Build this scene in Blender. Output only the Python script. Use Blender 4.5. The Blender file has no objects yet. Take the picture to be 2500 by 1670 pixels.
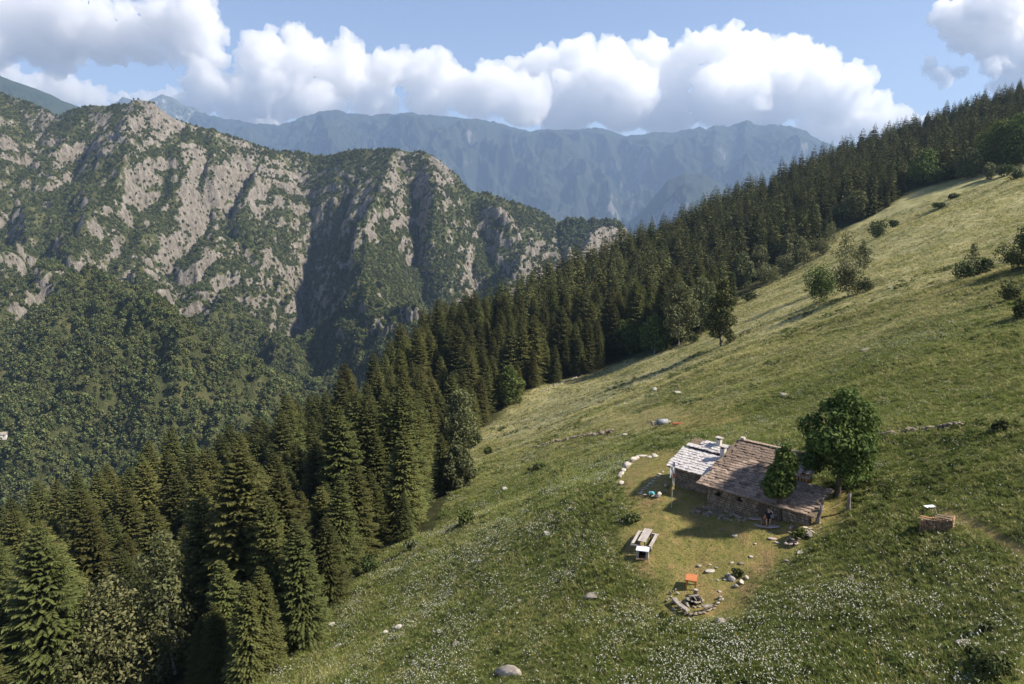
import bpy, bmesh, math, random
import numpy as np
from mathutils import Vector, Matrix

scene = bpy.context.scene
COL = scene.collection
R = math.radians
PITCH = R(10.0)
FOC = 1565.0          # focal length in the pixels of a 2347 px wide view
# ------------------------------------------------------------------ camera
cam = bpy.data.cameras.new('camera')
cam.lens = 24.0
cam.sensor_width = 36.0
cam.clip_start = 0.5
cam.clip_end = 60000.0
cam_ob = bpy.data.objects.new('camera', cam)
cam_ob.location = (0, 0, 0)
cam_ob.rotation_euler = (R(90) - PITCH, 0, 0)
COL.objects.link(cam_ob)
scene.camera = cam_ob
# ------------------------------------------------------------------ sky, sun, exposure
SUN_EL, SUN_AZ = R(45.0), R(100.0)      # azimuth clockwise from +Y (the view direction)
world = bpy.data.worlds.new('World')
scene.world = world
world.use_nodes = True
wn = world.node_tree.nodes
wl = world.node_tree.links
wn.clear()
sky = wn.new('ShaderNodeTexSky')
sky.sky_type = 'NISHITA'
sky.sun_disc = False
sky.sun_elevation = SUN_EL
sky.sun_rotation = SUN_AZ
sky.altitude = 1500
sky.air_density = 1.0
sky.dust_density = 0.6
sky.ozone_density = 1.5
bg = wn.new('ShaderNodeBackground')
bg.inputs['Strength'].default_value = 0.084
wo = wn.new('ShaderNodeOutputWorld')
tint = wn.new('ShaderNodeMix'); tint.data_type = 'RGBA'; tint.blend_type = 'MULTIPLY'; tint.inputs[0].default_value = 1.0
tint.inputs[7].default_value = (1.12, 0.97, 0.93, 1)
wl.new(sky.outputs['Color'], tint.inputs[6])
wl.new(tint.outputs[2], bg.inputs['Color'])
wl.new(bg.outputs['Background'], wo.inputs['Surface'])
sun = bpy.data.lights.new('sun', 'SUN')
sun.energy = 5.0
sun.angle = R(2.5)
sun.color = (1.0, 0.90, 0.75)
sun_ob = bpy.data.objects.new('sun', sun)
sdir = Vector((math.sin(SUN_AZ) * math.cos(SUN_EL), math.cos(SUN_AZ) * math.cos(SUN_EL), math.sin(SUN_EL)))
sun_ob.rotation_euler = sdir.to_track_quat('Z', 'Y').to_euler()
sun_ob.location = (60, 20, 80)
COL.objects.link(sun_ob)
vs = scene.view_settings
vs.view_transform = 'Standard'
vs.look = 'None'
vs.gamma = 1.0
vs.exposure = 1.2
vs.use_curve_mapping = False
cy = scene.cycles
cy.use_denoising = True
cy.max_bounces = 32
cy.diffuse_bounces = 3
cy.glossy_bounces = 2
cy.transmission_bounces = 3
cy.transparent_max_bounces = 8
cy.volume_bounces = 24
cy.sample_clamp_indirect = 6.0
cy.caustics_reflective = False
cy.caustics_refractive = False

# ------------------------------------------------------------------ small maths
rng = np.random.default_rng(7)
random.seed(7)

def ray(px, py):
    u = (px - 1173.5) / FOC
    v = (784.0 - py) / FOC
    return np.array([u, math.cos(PITCH) + v * math.sin(PITCH), -math.sin(PITCH) + v * math.cos(PITCH)])

def pt(px, py, t):
    return ray(px, py) * t

def _h(ix, iy, iz, seed):
    h = (ix.astype(np.uint32) * np.uint32(374761393) + iy.astype(np.uint32) * np.uint32(668265263)
         + iz.astype(np.uint32) * np.uint32(2147483647) + np.uint32(seed * 974711 & 0xffffffff))
    h = (h ^ (h >> np.uint32(13))) * np.uint32(1274126177)
    h = h ^ (h >> np.uint32(16))
    return h

_G = rng.normal(size=(256, 3))
_G /= np.linalg.norm(_G, axis=1)[:, None]

def noise(x, y, z=None, seed=0):
    """gradient noise, about -0.7..0.7"""
    x = np.asarray(x, float); y = np.asarray(y, float)
    z = np.zeros_like(x) + 0.37 if z is None else np.asarray(z, float)
    ix = np.floor(x).astype(np.int64); iy = np.floor(y).astype(np.int64); iz = np.floor(z).astype(np.int64)
    fx = x - ix; fy = y - iy; fz = z - iz
    sx = fx * fx * fx * (fx * (fx * 6 - 15) + 10)
    sy = fy * fy * fy * (fy * (fy * 6 - 15) + 10)
    sz = fz * fz * fz * (fz * (fz * 6 - 15) + 10)
    out = 0.0
    with np.errstate(over='ignore'):
        for dx in (0, 1):
            wx = sx if dx else 1 - sx
            for dy in (0, 1):
                wy = sy if dy else 1 - sy
                for dz in (0, 1):
                    wz = sz if dz else 1 - sz
                    g = _G[_h(ix + dx, iy + dy, iz + dz, seed) & np.uint32(255)]
                    out = out + wx * wy * wz * (g[..., 0] * (fx - dx) + g[..., 1] * (fy - dy) + g[..., 2] * (fz - dz))
    return out * 1.4

def fbm(x, y, z=None, octv=4, lac=2.03, gain=0.5, seed=0):
    a, s, f = 1.0, 0.0, 1.0
    for i in range(octv):
        s = s + a * noise(np.asarray(x) * f, np.asarray(y) * f, None if z is None else np.asarray(z) * f, seed + i * 17)
        a *= gain; f *= lac
    return s

def ridged(x, y, z=None, octv=4, lac=2.1, gain=0.5, seed=0):
    a, s, f = 1.0, 0.0, 1.0
    for i in range(octv):
        s = s + a * (1 - 2.0 * np.abs(noise(np.asarray(x) * f, np.asarray(y) * f, None if z is None else np.asarray(z) * f, seed + i * 31)))
        a *= gain; f *= lac
    return s

def sstep(a, b, x):
    t = np.clip((np.asarray(x, float) - a) / (b - a), 0, 1)
    return t * t * (3 - 2 * t)

# ------------------------------------------------------------------ mesh helpers
def mesh_np(name, V, F, mats=(), smooth=False, mat_idx=None):
    """V (n,3), F (m,k) all faces of k corners"""
    V = np.ascontiguousarray(V, np.float32)
    F = np.ascontiguousarray(F, np.int32)
    m, k = F.shape
    me = bpy.data.meshes.new(name)
    me.vertices.add(len(V)); me.vertices.foreach_set('co', V.ravel())
    me.loops.add(m * k); me.loops.foreach_set('vertex_index', F.ravel())
    me.polygons.add(m)
    me.polygons.foreach_set('loop_start', np.arange(0, m * k, k, dtype=np.int32))
    if smooth:
        me.polygons.foreach_set('use_smooth', np.ones(m, bool))
    for mt in mats:
        me.materials.append(mt)
    if mat_idx is not None:
        me.polygons.foreach_set('material_index', np.ascontiguousarray(mat_idx, np.int32))
    me.update(calc_edges=True)
    return me

def attr(me, name, vals, dom='POINT'):
    vals = np.asarray(vals, np.float32)
    a = me.attributes.new(name, 'FLOAT', dom)
    a.data.foreach_set('value', vals.ravel())

def obj(name, me, parent=None, loc=None, kind=None, label=None, cat=None, group=None):
    o = bpy.data.objects.new(name, me)
    COL.objects.link(o)
    if parent is not None:
        o.parent = parent
    if loc is not None:
        o.location = loc
    if kind: o['kind'] = kind
    if label: o['label'] = label
    if cat: o['category'] = cat
    if group: o['group'] = group
    return o

def grid_faces(nr, nc):
    i = np.arange(nr - 1)[:, None] * nc + np.arange(nc - 1)[None, :]
    return np.stack([i, i + 1, i + nc + 1, i + nc], -1).reshape(-1, 4)

# ------------------------------------------------------------------ node helper
class NT:
    def __init__(self, name):
        self.m = bpy.data.materials.new(name)
        self.m.use_nodes = True
        self.t = self.m.node_tree
        self.n = self.t.nodes
        self.n.clear()
        self.out = self.n.new('ShaderNodeOutputMaterial')
    def new(self, typ, **kw):
        nd = self.n.new(typ)
        for k, v in kw.items():
            if k.startswith('_'):
                setattr(nd, k[1:], v)
            else:
                nd.inputs[k.replace('__', ' ')].default_value = v
        return nd
    def link(self, a, b):
        self.t.links.new(a, b)
    def mapping(self, scale=(1, 1, 1), rot=(0, 0, 0), coord='Object'):
        tc = self.new('ShaderNodeTexCoord')
        mp = self.new('ShaderNodeMapping')
        mp.inputs['Scale'].default_value = scale
        mp.inputs['Rotation'].default_value = rot
        self.link(tc.outputs[coord], mp.inputs['Vector'])
        return mp.outputs['Vector']
    def noise(self, vec, scale, detail=4.0, rough=0.55, dist=0.0):
        nd = self.new('ShaderNodeTexNoise')
        nd.inputs['Scale'].default_value = scale
        nd.inputs['Detail'].default_value = detail
        nd.inputs['Roughness'].default_value = rough
        nd.inputs['Distortion'].default_value = dist
        if vec is not None:
            self.link(vec, nd.inputs['Vector'])
        return nd.outputs['Fac']
    def ramp(self, fac, stops, interp='LINEAR'):
        nd = self.new('ShaderNodeValToRGB')
        cr = nd.color_ramp
        cr.interpolation = interp
        while len(cr.elements) < len(stops):
            cr.elements.new(0.5)
        for e, (p, c) in zip(cr.elements, stops):
            e.position = p
            e.color = (*c, 1) if len(c) == 3 else c
        self.link(fac, nd.inputs['Fac'])
        return nd.outputs['Color']
    def mix(self, fac, a, b, typ='MIX'):
        nd = self.n.new('ShaderNodeMix')
        nd.data_type = 'RGBA'
        nd.blend_type = typ
        for sock, val in ((nd.inputs[0], fac), (nd.inputs[6], a), (nd.inputs[7], b)):
            if hasattr(val, 'links'):
                self.link(val, sock)
            elif isinstance(val, (int, float)):
                sock.default_value = val
            else:
                sock.default_value = (*val, 1)
        return nd.outputs[2]
    def math(self, op, a, b=None, clamp=False):
        nd = self.n.new('ShaderNodeMath')
        nd.operation = op
        nd.use_clamp = clamp
        for s, v in zip(nd.inputs, (a, b)):
            if v is None: continue
            if hasattr(v, 'links'): self.link(v, s)
            else: s.default_value = v
        return nd.outputs[0]
    def attr(self, name):
        nd = self.n.new('ShaderNodeAttribute')
        nd.attribute_name = name
        return nd.outputs['Fac']
    def rand(self):
        return self.n.new('ShaderNodeObjectInfo').outputs['Random']
    def finish(self, color, rough=0.9, bump=None, bump_str=0.5, bump_dist=0.1, spec=0.2, transl=0.0, metal=0.0):
        b = self.n.new('ShaderNodeBsdfPrincipled')
        if hasattr(color, 'links'): self.link(color, b.inputs['Base Color'])
        else: b.inputs['Base Color'].default_value = (*color, 1)
        b.inputs['Roughness'].default_value = rough
        b.inputs['Specular IOR Level'].default_value = spec
        b.inputs['Metallic'].default_value = metal
        if bump is not None:
            bn = self.n.new('ShaderNodeBump')
            bn.inputs['Strength'].default_value = bump_str
            bn.inputs['Distance'].default_value = bump_dist
            self.link(bump, bn.inputs['Height'])
            self.link(bn.outputs['Normal'], b.inputs['Normal'])
        sh = b.outputs['BSDF']
        if transl > 0:
            tr = self.n.new('ShaderNodeBsdfTranslucent')
            if hasattr(color, 'links'): self.link(color, tr.inputs['Color'])
            else: tr.inputs['Color'].default_value = (*color, 1)
            ms = self.n.new('ShaderNodeMixShader')
            ms.inputs[0].default_value = transl
            self.link(sh, ms.inputs[1]); self.link(tr.outputs[0], ms.inputs[2])
            sh = ms.outputs[0]
        self.link(sh, self.out.inputs['Surface'])
        return self.m

def plain(name, c1, c2, scale=6.0, rough=0.9, bump=0.4, dist=0.03, detail=5, spec=0.2, transl=0.0, rnd=0.0, stretch=(1, 1, 1)):
    """two tones mixed by noise, with fine relief"""
    n = NT(name)
    v = n.mapping(stretch)
    f = n.noise(v, scale, detail, 0.6)
    c = n.ramp(f, [(0.32, c1), (0.68, c2)])
    if rnd > 0:
        r = n.rand()
        k = n.math('MULTIPLY_ADD', r, rnd)
        n.n[k.node.name].inputs[2].default_value = 1 - rnd / 2
        hsv = n.new('ShaderNodeHueSaturation')
        n.link(k, hsv.inputs['Value']); n.link(c, hsv.inputs['Color'])
        c = hsv.outputs['Color']
    return n.finish(c, rough, n.noise(v, scale * 2.5, 5, 0.65) if bump else None, bump, dist, spec, transl)
# ================================================================== NEAR SLOPE (meadow and forest floor)
def plane0(x, y):
    return -22.5 + 0.38 * x - 0.19 * y

_ctrl = []
for X in (-30, -8, 12, 34, 58):
    for Y in (-20, 25, 55, 88):
        if (X, Y) in ((12, 55), (12, 88), (-8, 88), (34, 55)): continue
        _ctrl.append((X, Y, plane0(X, Y)))
for p in ((1110, 985, 222), (1200, 905, 250), (1310, 865, 268), (1420, 835, 262), (1560, 795, 232), (1650, 790, 205),
          (1660, 740, 255), (1700, 690, 325), (1780, 640, 355), (1850, 590, 375), (1900, 545, 388), (2000, 495, 390),
          (2100, 435, 398), (2200, 408, 395), (2347, 375, 390), (1900, 690, 195), (2000, 800, 114), (2347, 800, 82),
          (2347, 600, 150), (2200, 600, 185), (2347, 480, 255), (1500, 890, 167), (2100, 520, 290),
          (2347, 235, 720), (2150, 300, 700), (1900, 385, 640), (1700, 480, 580), (1450, 600, 480), (1250, 705, 400),
          (1040, 815, 310), (850, 1020, 215), (650, 1150, 175), (380, 1270, 150), (0, 1420, 135)):
    _ctrl.append(tuple(pt(*p)))
for p in ((300, 60, 85), (420, 250, 120), (-120, 20, -72), (0, -150, 8), (150, -120, 60), (-200, -100, -80)):
    _ctrl.append(p)
for p in ((1478, 1245, 56), (1440, 1110, 67), (1420, 1290, 54.5), (1300, 1250, 63), (1200, 1150, 90), (1000, 1232, 90), (1595, 1380, 49.5), (1700, 1330, 51)):
    _ctrl.append(tuple(pt(*p)))
HUTG = [(15.2, 60.9, -25.0), (13, 62, -25.2), (17, 56.4, -24.8), (20, 53.8, -24.2), (21.4, 52.6, -24.0), (23.3, 51.2, -23.4), (25.6, 51.6, -22.5), (27.8, 55.3, -22.6), (19, 63, -24.3), (24.5, 59.5, -22.9), (34, 55, -19.8), (30, 47, -20.6)]
_ctrl += HUTG
_P = np.array(_ctrl, float)

def _tps(r):
    return np.where(r > 0, r * r * np.log(np.maximum(r, 1e-9)), 0.0)

def _fit(P, lam):
    n = len(P)
    xy = P[:, :2] / 100.0
    K = _tps(np.linalg.norm(xy[:, None] - xy[None], axis=-1)) + lam * np.eye(n)
    A = np.zeros((n + 3, n + 3))
    A[:n, :n] = K
    A[:n, n] = 1; A[:n, n + 1:] = xy
    A[n, :n] = 1; A[n + 1:, :n] = xy.T
    b = np.zeros(n + 3); b[:n] = P[:, 2]
    return xy, np.linalg.solve(A, b)
_XY, _W = _fit(_P, 0.004)

_sky_az = np.radians([-60, -40.0, -36.87, -27, -18.5, -11.7, -4.9, 2.8, 10, 18.5, 24.9, 32, 37, 60])
_sky_r = np.array([150, 150, 165, 180, 185, 230, 330, 430, 520, 640, 730, 840, 900, 900.0])
# the hut stands on a small levelled terrace
TERR = (20.0, 55.0, -24.0, 9.0)

def slope_z(x, y, fine=True):
    x = np.asarray(x, float); y = np.asarray(y, float)
    shp = x.shape
    xf = x.ravel(); yf = y.ravel()
    z = np.empty_like(xf)
    for i in range(0, len(xf), 20000):
        q = np.stack([xf[i:i + 20000], yf[i:i + 20000]], -1) / 100.0
        r = np.linalg.norm(q[:, None] - _XY[None], axis=-1)
        z[i:i + 20000] = _tps(r) @ _W[:-3] + _W[-3] + q @ _W[-2:]
    az = np.arctan2(xf, yf)
    rr = np.hypot(xf, yf)
    rs = np.interp(az, _sky_az, _sky_r)
    over = np.maximum(rr - rs, 0)
    z -= 0.85 * over * over / (over + 60)
    # broad and small swells of the meadow
    z += 0.9 * fbm(xf / 22, yf / 22, octv=3, seed=3) * sstep(25, 70, rr) + 0.8 * ridged(xf / 40 + yf / 26, yf / 60 - xf / 90, octv=2, seed=4) * sstep(85, 130, rr)
    if fine:
        z += 0.22 * fbm(xf / 4.5, yf / 4.5, octv=3, seed=5)
        z += 0.07 * fbm(xf / 1.1, yf / 1.1, octv=2, seed=9)
    return z.reshape(shp)

def sz(x, y):
    return float(slope_z(np.array([x]), np.array([y]))[0])

def hit(px, py, tmax=900.0):
    """where the sight line of a point meets the slope"""
    d = ray(px, py)
    ts = np.concatenate([np.linspace(14, 120, 700), np.linspace(120.3, tmax, 1500)])
    z = slope_z(d[0] * ts, d[1] * ts, True)
    g = d[2] * ts - z
    k = np.argmax(g < 0)
    if not g[k] < 0:
        return None
    a = g[k - 1] / (g[k - 1] - g[k])
    t = ts[k - 1] + a * (ts[k] - ts[k - 1])
    p = d * t
    return np.array([p[0], p[1], z[k - 1] + a * (z[k] - z[k - 1])])

# ================================================================== OPPOSITE MOUNTAIN
MR = [(-400, 150, 2050), (-150, 190, 2000), (0, 215, 1950), (70, 235, 1930), (130, 265, 1900), (190, 245, 1880), (255, 240, 1850), (300, 242, 1820), (318, 229, 1800), (345, 232, 1800),
      (380, 260, 1820), (430, 285, 1850), (480, 296, 1870), (560, 322, 1900), (640, 348, 1930), (690, 348, 1950), (740, 357, 1950), (770, 352, 1930), (800, 343, 1900),
      (900, 342, 1860), (975, 349, 1850), (1010, 369, 1850), (1045, 399, 1850), (1070, 438, 1850), (1120, 444, 1890), (1180, 463, 1900),
      (1235, 483, 1930), (1280, 508, 1950), (1310, 506, 1920), (1410, 508, 1900), (1432, 520, 1900), (1448, 560, 1890), (1475, 700, 1880), (1560, 900, 1860)]
RIDGE = np.array([pt(*p) for p in MR])
FACE_K = 0.80
def face_t(px, py):
    """depth where the sight line meets an even face falling from the ridge"""
    d = ray(px, py)
    az = d[0] / d[1]
    raz = RIDGE[:, 0] / RIDGE[:, 1]
    ry = np.interp(az, raz, RIDGE[:, 1]); rz = np.interp(az, raz, RIDGE[:, 2])
    # rz - k (ry - y) = d2/d1 y
    y = (FACE_K * ry - rz) / (FACE_K - d[2] / d[1])
    return y / d[1]
SPURS = [
    ([(318, 229, 0), (300, 330, 40), (240, 450, 70), (180, 540, 110), (120, 600, 150), (100, 640, 180), (250, 668, 235), (340, 712, 260), (440, 775, 275), (560, 870, 285), (640, 960, 290), (720, 1060, 300)], 0.85),
    ([(480, 296, 0), (470, 420, 40), (480, 520, 70), (460, 610, 90), (490, 650, 110), (570, 705, 130), (640, 775, 150), (700, 860, 160), (760, 960, 170)], 0.9),
    ([(640, 348, 0), (575, 380, 40), (530, 450, 60), (600, 520, 60), (650, 600, 60), (690, 680, 50)], 1.0),
    ([(900, 342, 0), (880, 430, 50), (850, 500, 90), (815, 560, 130), (800, 620, 150), (850, 670, 160), (930, 730, 170), (1000, 790, 180), (1060, 860, 180)], 1.0),
    ([(975, 349, 0), (1000, 420, 30), (985, 500, 40)], 1.2),
    ([(1070, 438, 0), (1130, 470, 40), (1195, 520, 80), (1190, 600, 100), (1150, 700, 110), (1160, 800, 110)], 1.1),
    ([(1410, 508, 0), (1360, 540, 60), (1310, 590, 100), (1260, 660, 120), (1200, 760, 130)], 1.3),
    ([(0, 215, 0), (-40, 350, 60), (-60, 500, 90), (-120, 640, 120), (-60, 760, 150), (20, 900, 160), (160, 1040, 170), (300, 1160, 180)], 0.8),
    ([(190, 245, 0), (130, 340, 50), (60, 440, 70), (10, 540, 90)], 0.9),
    ([(430, 285, 0), (410, 360, 40), (380, 470, 60), (330, 560, 80), (330, 640, 100)], 0.9),
    ([(130, 600, 150), (60, 720, 190), (120, 860, 210), (260, 990, 220)], 0.8),
]
_segs = []
for pts_, k in SPURS:
    Q = [pt(px, py, face_t(px, py) - pr * 2.1) for px, py, pr in pts_]
    for a, b in zip(Q[:-1], Q[1:]):
        _segs.append((a, b, k))

GULLIES = [([(720, 352), (714, 450), (708, 560), (692, 680), (700, 780), (722, 880), (760, 980)], 120, 60), ([(968, 430), (958, 560), (976, 680), (1000, 770), (1040, 860)], 85, 50),
           ([(470, 450), (425, 560), (365, 650), (430, 730), (540, 810), (640, 900)], 160, 55), ([(250, 270), (200, 400), (120, 500), (20, 560), (-60, 620)], 75, 45), ([(615, 420), (560, 520), (520, 610)], 50, 35),
           ([(1110, 480), (1080, 580), (1070, 700), (1090, 800)], 60, 40), ([(1280, 515), (1235, 600), (1190, 690)], 70, 40), ([(20, 640), (60, 780), (150, 900)], 55, 40)]
_gul = [([pt(px, py, face_t(px, py) + 25) for px, py in g], d_, w_) for g, d_, w_ in GULLIES]

def mtn_z(x, y):
    x = np.asarray(x, float); y = np.asarray(y, float)
    # warp so that crests wander
    wx = x + 28 * fbm(x / 260, y / 260, octv=3, seed=21)
    wy = y + 28 * fbm(x / 260, y / 260, octv=3, seed=22)
    def seg(a, b, k, X, Y):
        ab = b[:2] - a[:2]
        L2 = ab @ ab + 1e-9
        s = np.clip(((X - a[0]) * ab[0] + (Y - a[1]) * ab[1]) / L2, 0, 1)
        d = np.hypot(X - a[0] - s * ab[0], Y - a[1] - s * ab[1])
        return a[2] + s * (b[2] - a[2]) - k * d
    z = None
    for a, b in zip(RIDGE[:-1], RIDGE[1:]):
        w = seg(a, b, 1.22, x, y)
        z = w if z is None else np.maximum(z, w)
    ridge_z = z.copy()
    az = x / np.maximum(y, 1)
    raz = RIDGE[:, 0] / RIDGE[:, 1]
    dep = np.interp(az, raz, RIDGE[:, 1]) - y      # how far in front of the ridge
    for a, b, k in _segs:
        w = seg(a, b, k, wx, wy)
        h = np.clip(0.5 + 0.5 * (w - z) / 9.0, 0, 1)
        z = z * (1 - h) + w * h + 9.0 * h * (1 - h)
    am = sstep(15, 160, np.abs(dep))
    for P_, dpt, wid in _gul:
        dd = np.full(np.shape(x), 1e9); sp = 0
        for a, b in zip(P_[:-1], P_[1:]):
            ab = b[:2] - a[:2]
            s = np.clip(((wx - a[0]) * ab[0] + (wy - a[1]) * ab[1]) / (ab @ ab), 0, 1)
            dd = np.minimum(dd, np.hypot(wx - a[0] - s * ab[0], wy - a[1] - s * ab[1]))
        z = z - dpt * np.exp(-dd / wid) * sstep(25, 330, dep) * (dep > 0)
    # ribs and runnels that run down the face
    rib = ridged(wx / 95, wy / 300, octv=4, seed=40) - 0.9
    z = z + am * (26 * rib + 17 * (ridged(x / 180, y / 260, octv=5, seed=41) - 0.9))
    z = z + (3 + 9 * am) * fbm(x / 34, y / 34, octv=4, seed=42)
    # ledges: steep rock steps separated by gentler ground
    st = 46.0
    q = (z + 62 * fbm(x / 130, y / 130, octv=4, seed=43)) / st
    fr = q - np.floor(q)
    ledge = (np.clip((fr - 0.5) / 0.28 + 0.5, 0, 1) - fr) * st
    lm = am * sstep(-0.15, 0.35, fbm(x / 230, y / 230, octv=3, seed=44))
    z = z + 0.5 * lm * ledge
    return np.maximum(z, -560 - 0.1 * np.abs(x))

def hit_m(px, py):
    d = ray(px, py)
    ts = np.linspace(560, 2100, 1600)
    g = d[2] * ts - mtn_z(d[0] * ts, d[1] * ts)
    k = int(np.argmax(g < 0))
    return d * ts[k]

# ------------------------------------------------------------------ ground materials
def mat_meadow():
    n = NT('meadow_soil')
    v = n.mapping()
    big = n.noise(v, 0.035, 5, 0.6)
    mid = n.noise(v, 0.35, 5, 0.62, 0.6)
    fine = n.noise(v, 3.2, 4, 0.7)
    c = n.ramp(big, [(0.30, (0.095, 0.122, 0.030)), (0.50, (0.160, 0.180, 0.050)), (0.72, (0.25, 0.245, 0.088))])
    c2 = n.ramp(mid, [(0.30, (0.065, 0.082, 0.021)), (0.55, (0.140, 0.148, 0.044)), (0.75, (0.24, 0.215, 0.082))])
    c = n.mix(0.55, c, c2)
    c = n.mix(n.math('MULTIPLY', n.math('SUBTRACT', fine, 0.42, True), 1.6, True), c, (0.20, 0.19, 0.075))
    dry = n.attr('dry')                       # mown, trodden, yellowed grass around the hut
    dn = n.ramp(n.noise(v, 0.9, 5, 0.65), [(0.32, (0.135, 0.138, 0.038)), (0.52, (0.220, 0.190, 0.066)), (0.72, (0.33, 0.22, 0.10))])
    c = n.mix(dry, c, dn)
    lush = n.attr('lush')
    c = n.mix(lush, c, n.ramp(mid, [(0.3, (0.030, 0.048, 0.014)), (0.7, (0.075, 0.098, 0.026))]))
    hay = n.attr('hay')
    c = n.mix(n.math('MULTIPLY', hay, 0.8), c, n.ramp(n.noise(v, 0.22, 6, 0.7), [(0.3, (0.22, 0.215, 0.095)), (0.55, (0.39, 0.36, 0.185)), (0.75, (0.50, 0.46, 0.26))]))
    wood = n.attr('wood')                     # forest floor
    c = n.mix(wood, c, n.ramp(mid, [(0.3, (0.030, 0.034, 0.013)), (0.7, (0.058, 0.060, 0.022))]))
    soil = n.attr('soil')
    c = n.mix(soil, c, n.ramp(fine, [(0.3, (0.17, 0.11, 0.06)), (0.7, (0.33, 0.22, 0.115))]))
    b = n.math('ADD', n.math('MULTIPLY', n.noise(v, 1.6, 6, 0.7), 1.0), n.math('MULTIPLY', n.noise(v, 9.0, 3, 0.7), 0.4))
    return n.finish(c, 0.95, b, 0.9, 0.35, 0.1)

def mat_mountain():
    n = NT('mountain_face')
    v = n.mapping()
    vs_ = n.mapping((1, 1, 0.35))
    f1 = n.noise(vs_, 0.02, 6, 0.65)
    f2 = n.noise(vs_, 0.11, 6, 0.7)
    rock = n.ramp(f2, [(0.33, (0.045, 0.040, 0.034)), (0.45, (0.145, 0.134, 0.120)), (0.56, (0.212, 0.198, 0.178)), (0.72, (0.34, 0.320, 0.290))])
    rock = n.mix(n.math('MULTIPLY', f1, 0.35), rock, (0.30, 0.25, 0.19))
    grn = n.ramp(n.noise(v, 0.035, 6, 0.7), [(0.3, (0.035, 0.046, 0.018)), (0.52, (0.070, 0.078, 0.030)), (0.75, (0.135, 0.125, 0.055))])
    m = n.math('ADD', n.attr('rock'), n.math('MULTIPLY', n.math('SUBTRACT', f2, 0.5), 1.5))
    m = n.math('ADD', m, n.math('MULTIPLY', n.math('SUBTRACT', n.noise(v, 0.045, 6, 0.78), 0.5), 2.3))
    k = n.ramp(m, [(0.42, (0, 0, 0)), (0.56, (1, 1, 1))])
    c = n.mix(k, grn, rock)
    return n.finish(c, 0.95, n.math('ADD', f2, n.math('MULTIPLY', n.noise(vs_, 0.35, 5, 0.75), 0.5)), 1.0, 7.0, 0.1)

def mat_far(name, g1, g2, r1, r2, snow=0.0):
    n = NT(name)
    v = n.mapping()
    f = n.noise(v, 0.0035, 7, 0.68)
    grn = n.ramp(n.noise(v, 0.006, 6, 0.65), [(0.3, g1), (0.7, g2)])
    rock = n.ramp(n.noise(v, 0.012, 6, 0.7), [(0.3, r1), (0.7, r2)])
    m = n.math('ADD', n.attr('rock'), n.math('MULTIPLY', n.math('SUBTRACT', f, 0.5), 1.3))
    c = n.mix(n.ramp(m, [(0.45, (0, 0, 0)), (0.60, (1, 1, 1))]), grn, rock)
    if snow:
        sm = n.math('ADD', n.attr('snow'), n.math('MULTIPLY', n.math('SUBTRACT', f, 0.5), 1.2))
        c = n.mix(n.ramp(sm, [(0.5, (0, 0, 0)), (0.58, (1, 1, 1))]), c, (0.75, 0.77, 0.8))
    return n.finish(c, 0.95, f, 0.8, 40.0, 0.05)

# ------------------------------------------------------------------ near slope mesh
def seg_dist(x, y, poly):
    d = np.full(np.shape(x), 1e9)
    for a, b in zip(poly[:-1], poly[1:]):
        ab = np.array(b[:2]) - np.array(a[:2])
        s = np.clip(((x - a[0]) * ab[0] + (y - a[1]) * ab[1]) / (ab @ ab + 1e-9), 0, 1)
        d = np.minimum(d, np.hypot(x - a[0] - s * ab[0], y - a[1] - s * ab[1]))
    return d

def in_poly(x, y, poly):
    c = np.zeros(np.shape(x), bool)
    n = len(poly)
    for i in range(n):
        x1, y1 = poly[i][:2]; x2, y2 = poly[(i + 1) % n][:2]
        cond = ((y1 > y) != (y2 > y))
        with np.errstate(divide='ignore', invalid='ignore'):
            xi = (x2 - x1) * (y - y1) / (y2 - y1) + x1
        c ^= cond & (x < xi)
    return c

EDGE_PX = [(540, 1600), (620, 1540), (690, 1480), (752, 1425), (800, 1345), (830, 1290), (905, 1246), (1000, 1238), (1050, 1195), (1075, 1120), (1070, 1050),
           (1100, 985), (1150, 965), (1190, 912), (1240, 888), (1310, 866), (1420, 836), (1490, 818), (1560, 796), (1610, 765),
           (1650, 720), (1700, 688), (1780, 642), (1850, 592), (1900, 548), (2000, 497), (2100, 440), (2200, 408), (2347, 376), (2420, 350)]
EDGE = [hit(*p) for p in EDGE_PX]
EDGE = [e for e in EDGE if e is not None]
# closed polygon of the wood: the edge, then far out to the left
WOOD = [(e[0], e[1]) for e in EDGE] + [(900, 430), (1200, 1400), (-900, 1400), (-900, -60), (-120, -30), (-45, 20)]

def wood_mask(x, y):
    inside = in_poly(x, y, WOOD)
    d = seg_dist(x, y, EDGE)
    return np.where(inside, d, -d)     # metres inside the wood

DRY_PX = [(1420, 1110), (1440, 1060), (1480, 1035), (1540, 1030), (1640, 1080), (1760, 1130), (1930, 1130), (1960, 1190), (1870, 1235), (1790, 1290), (1740, 1330),
          (1690, 1420), (1600, 1440), (1515, 1400), (1520, 1340), (1420, 1290), (1430, 1220), (1460, 1180)]
DRY = [hit(*p) for p in DRY_PX]
DRY2 = [hit(*p) for p in [(1330, 960), (1480, 935), (1640, 925), (1700, 960), (1620, 985), (1500, 990), (1400, 985)]]
TRAIL = [hit(*p) for p in [(2140, 1165), (2200, 1185), (2260, 1215), (2347, 1262), (2440, 1310)]]
DITCH = [hit(*p) for p in [(1205, 1026), (1280, 1012), (1345, 998), (1405, 990)]]

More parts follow.
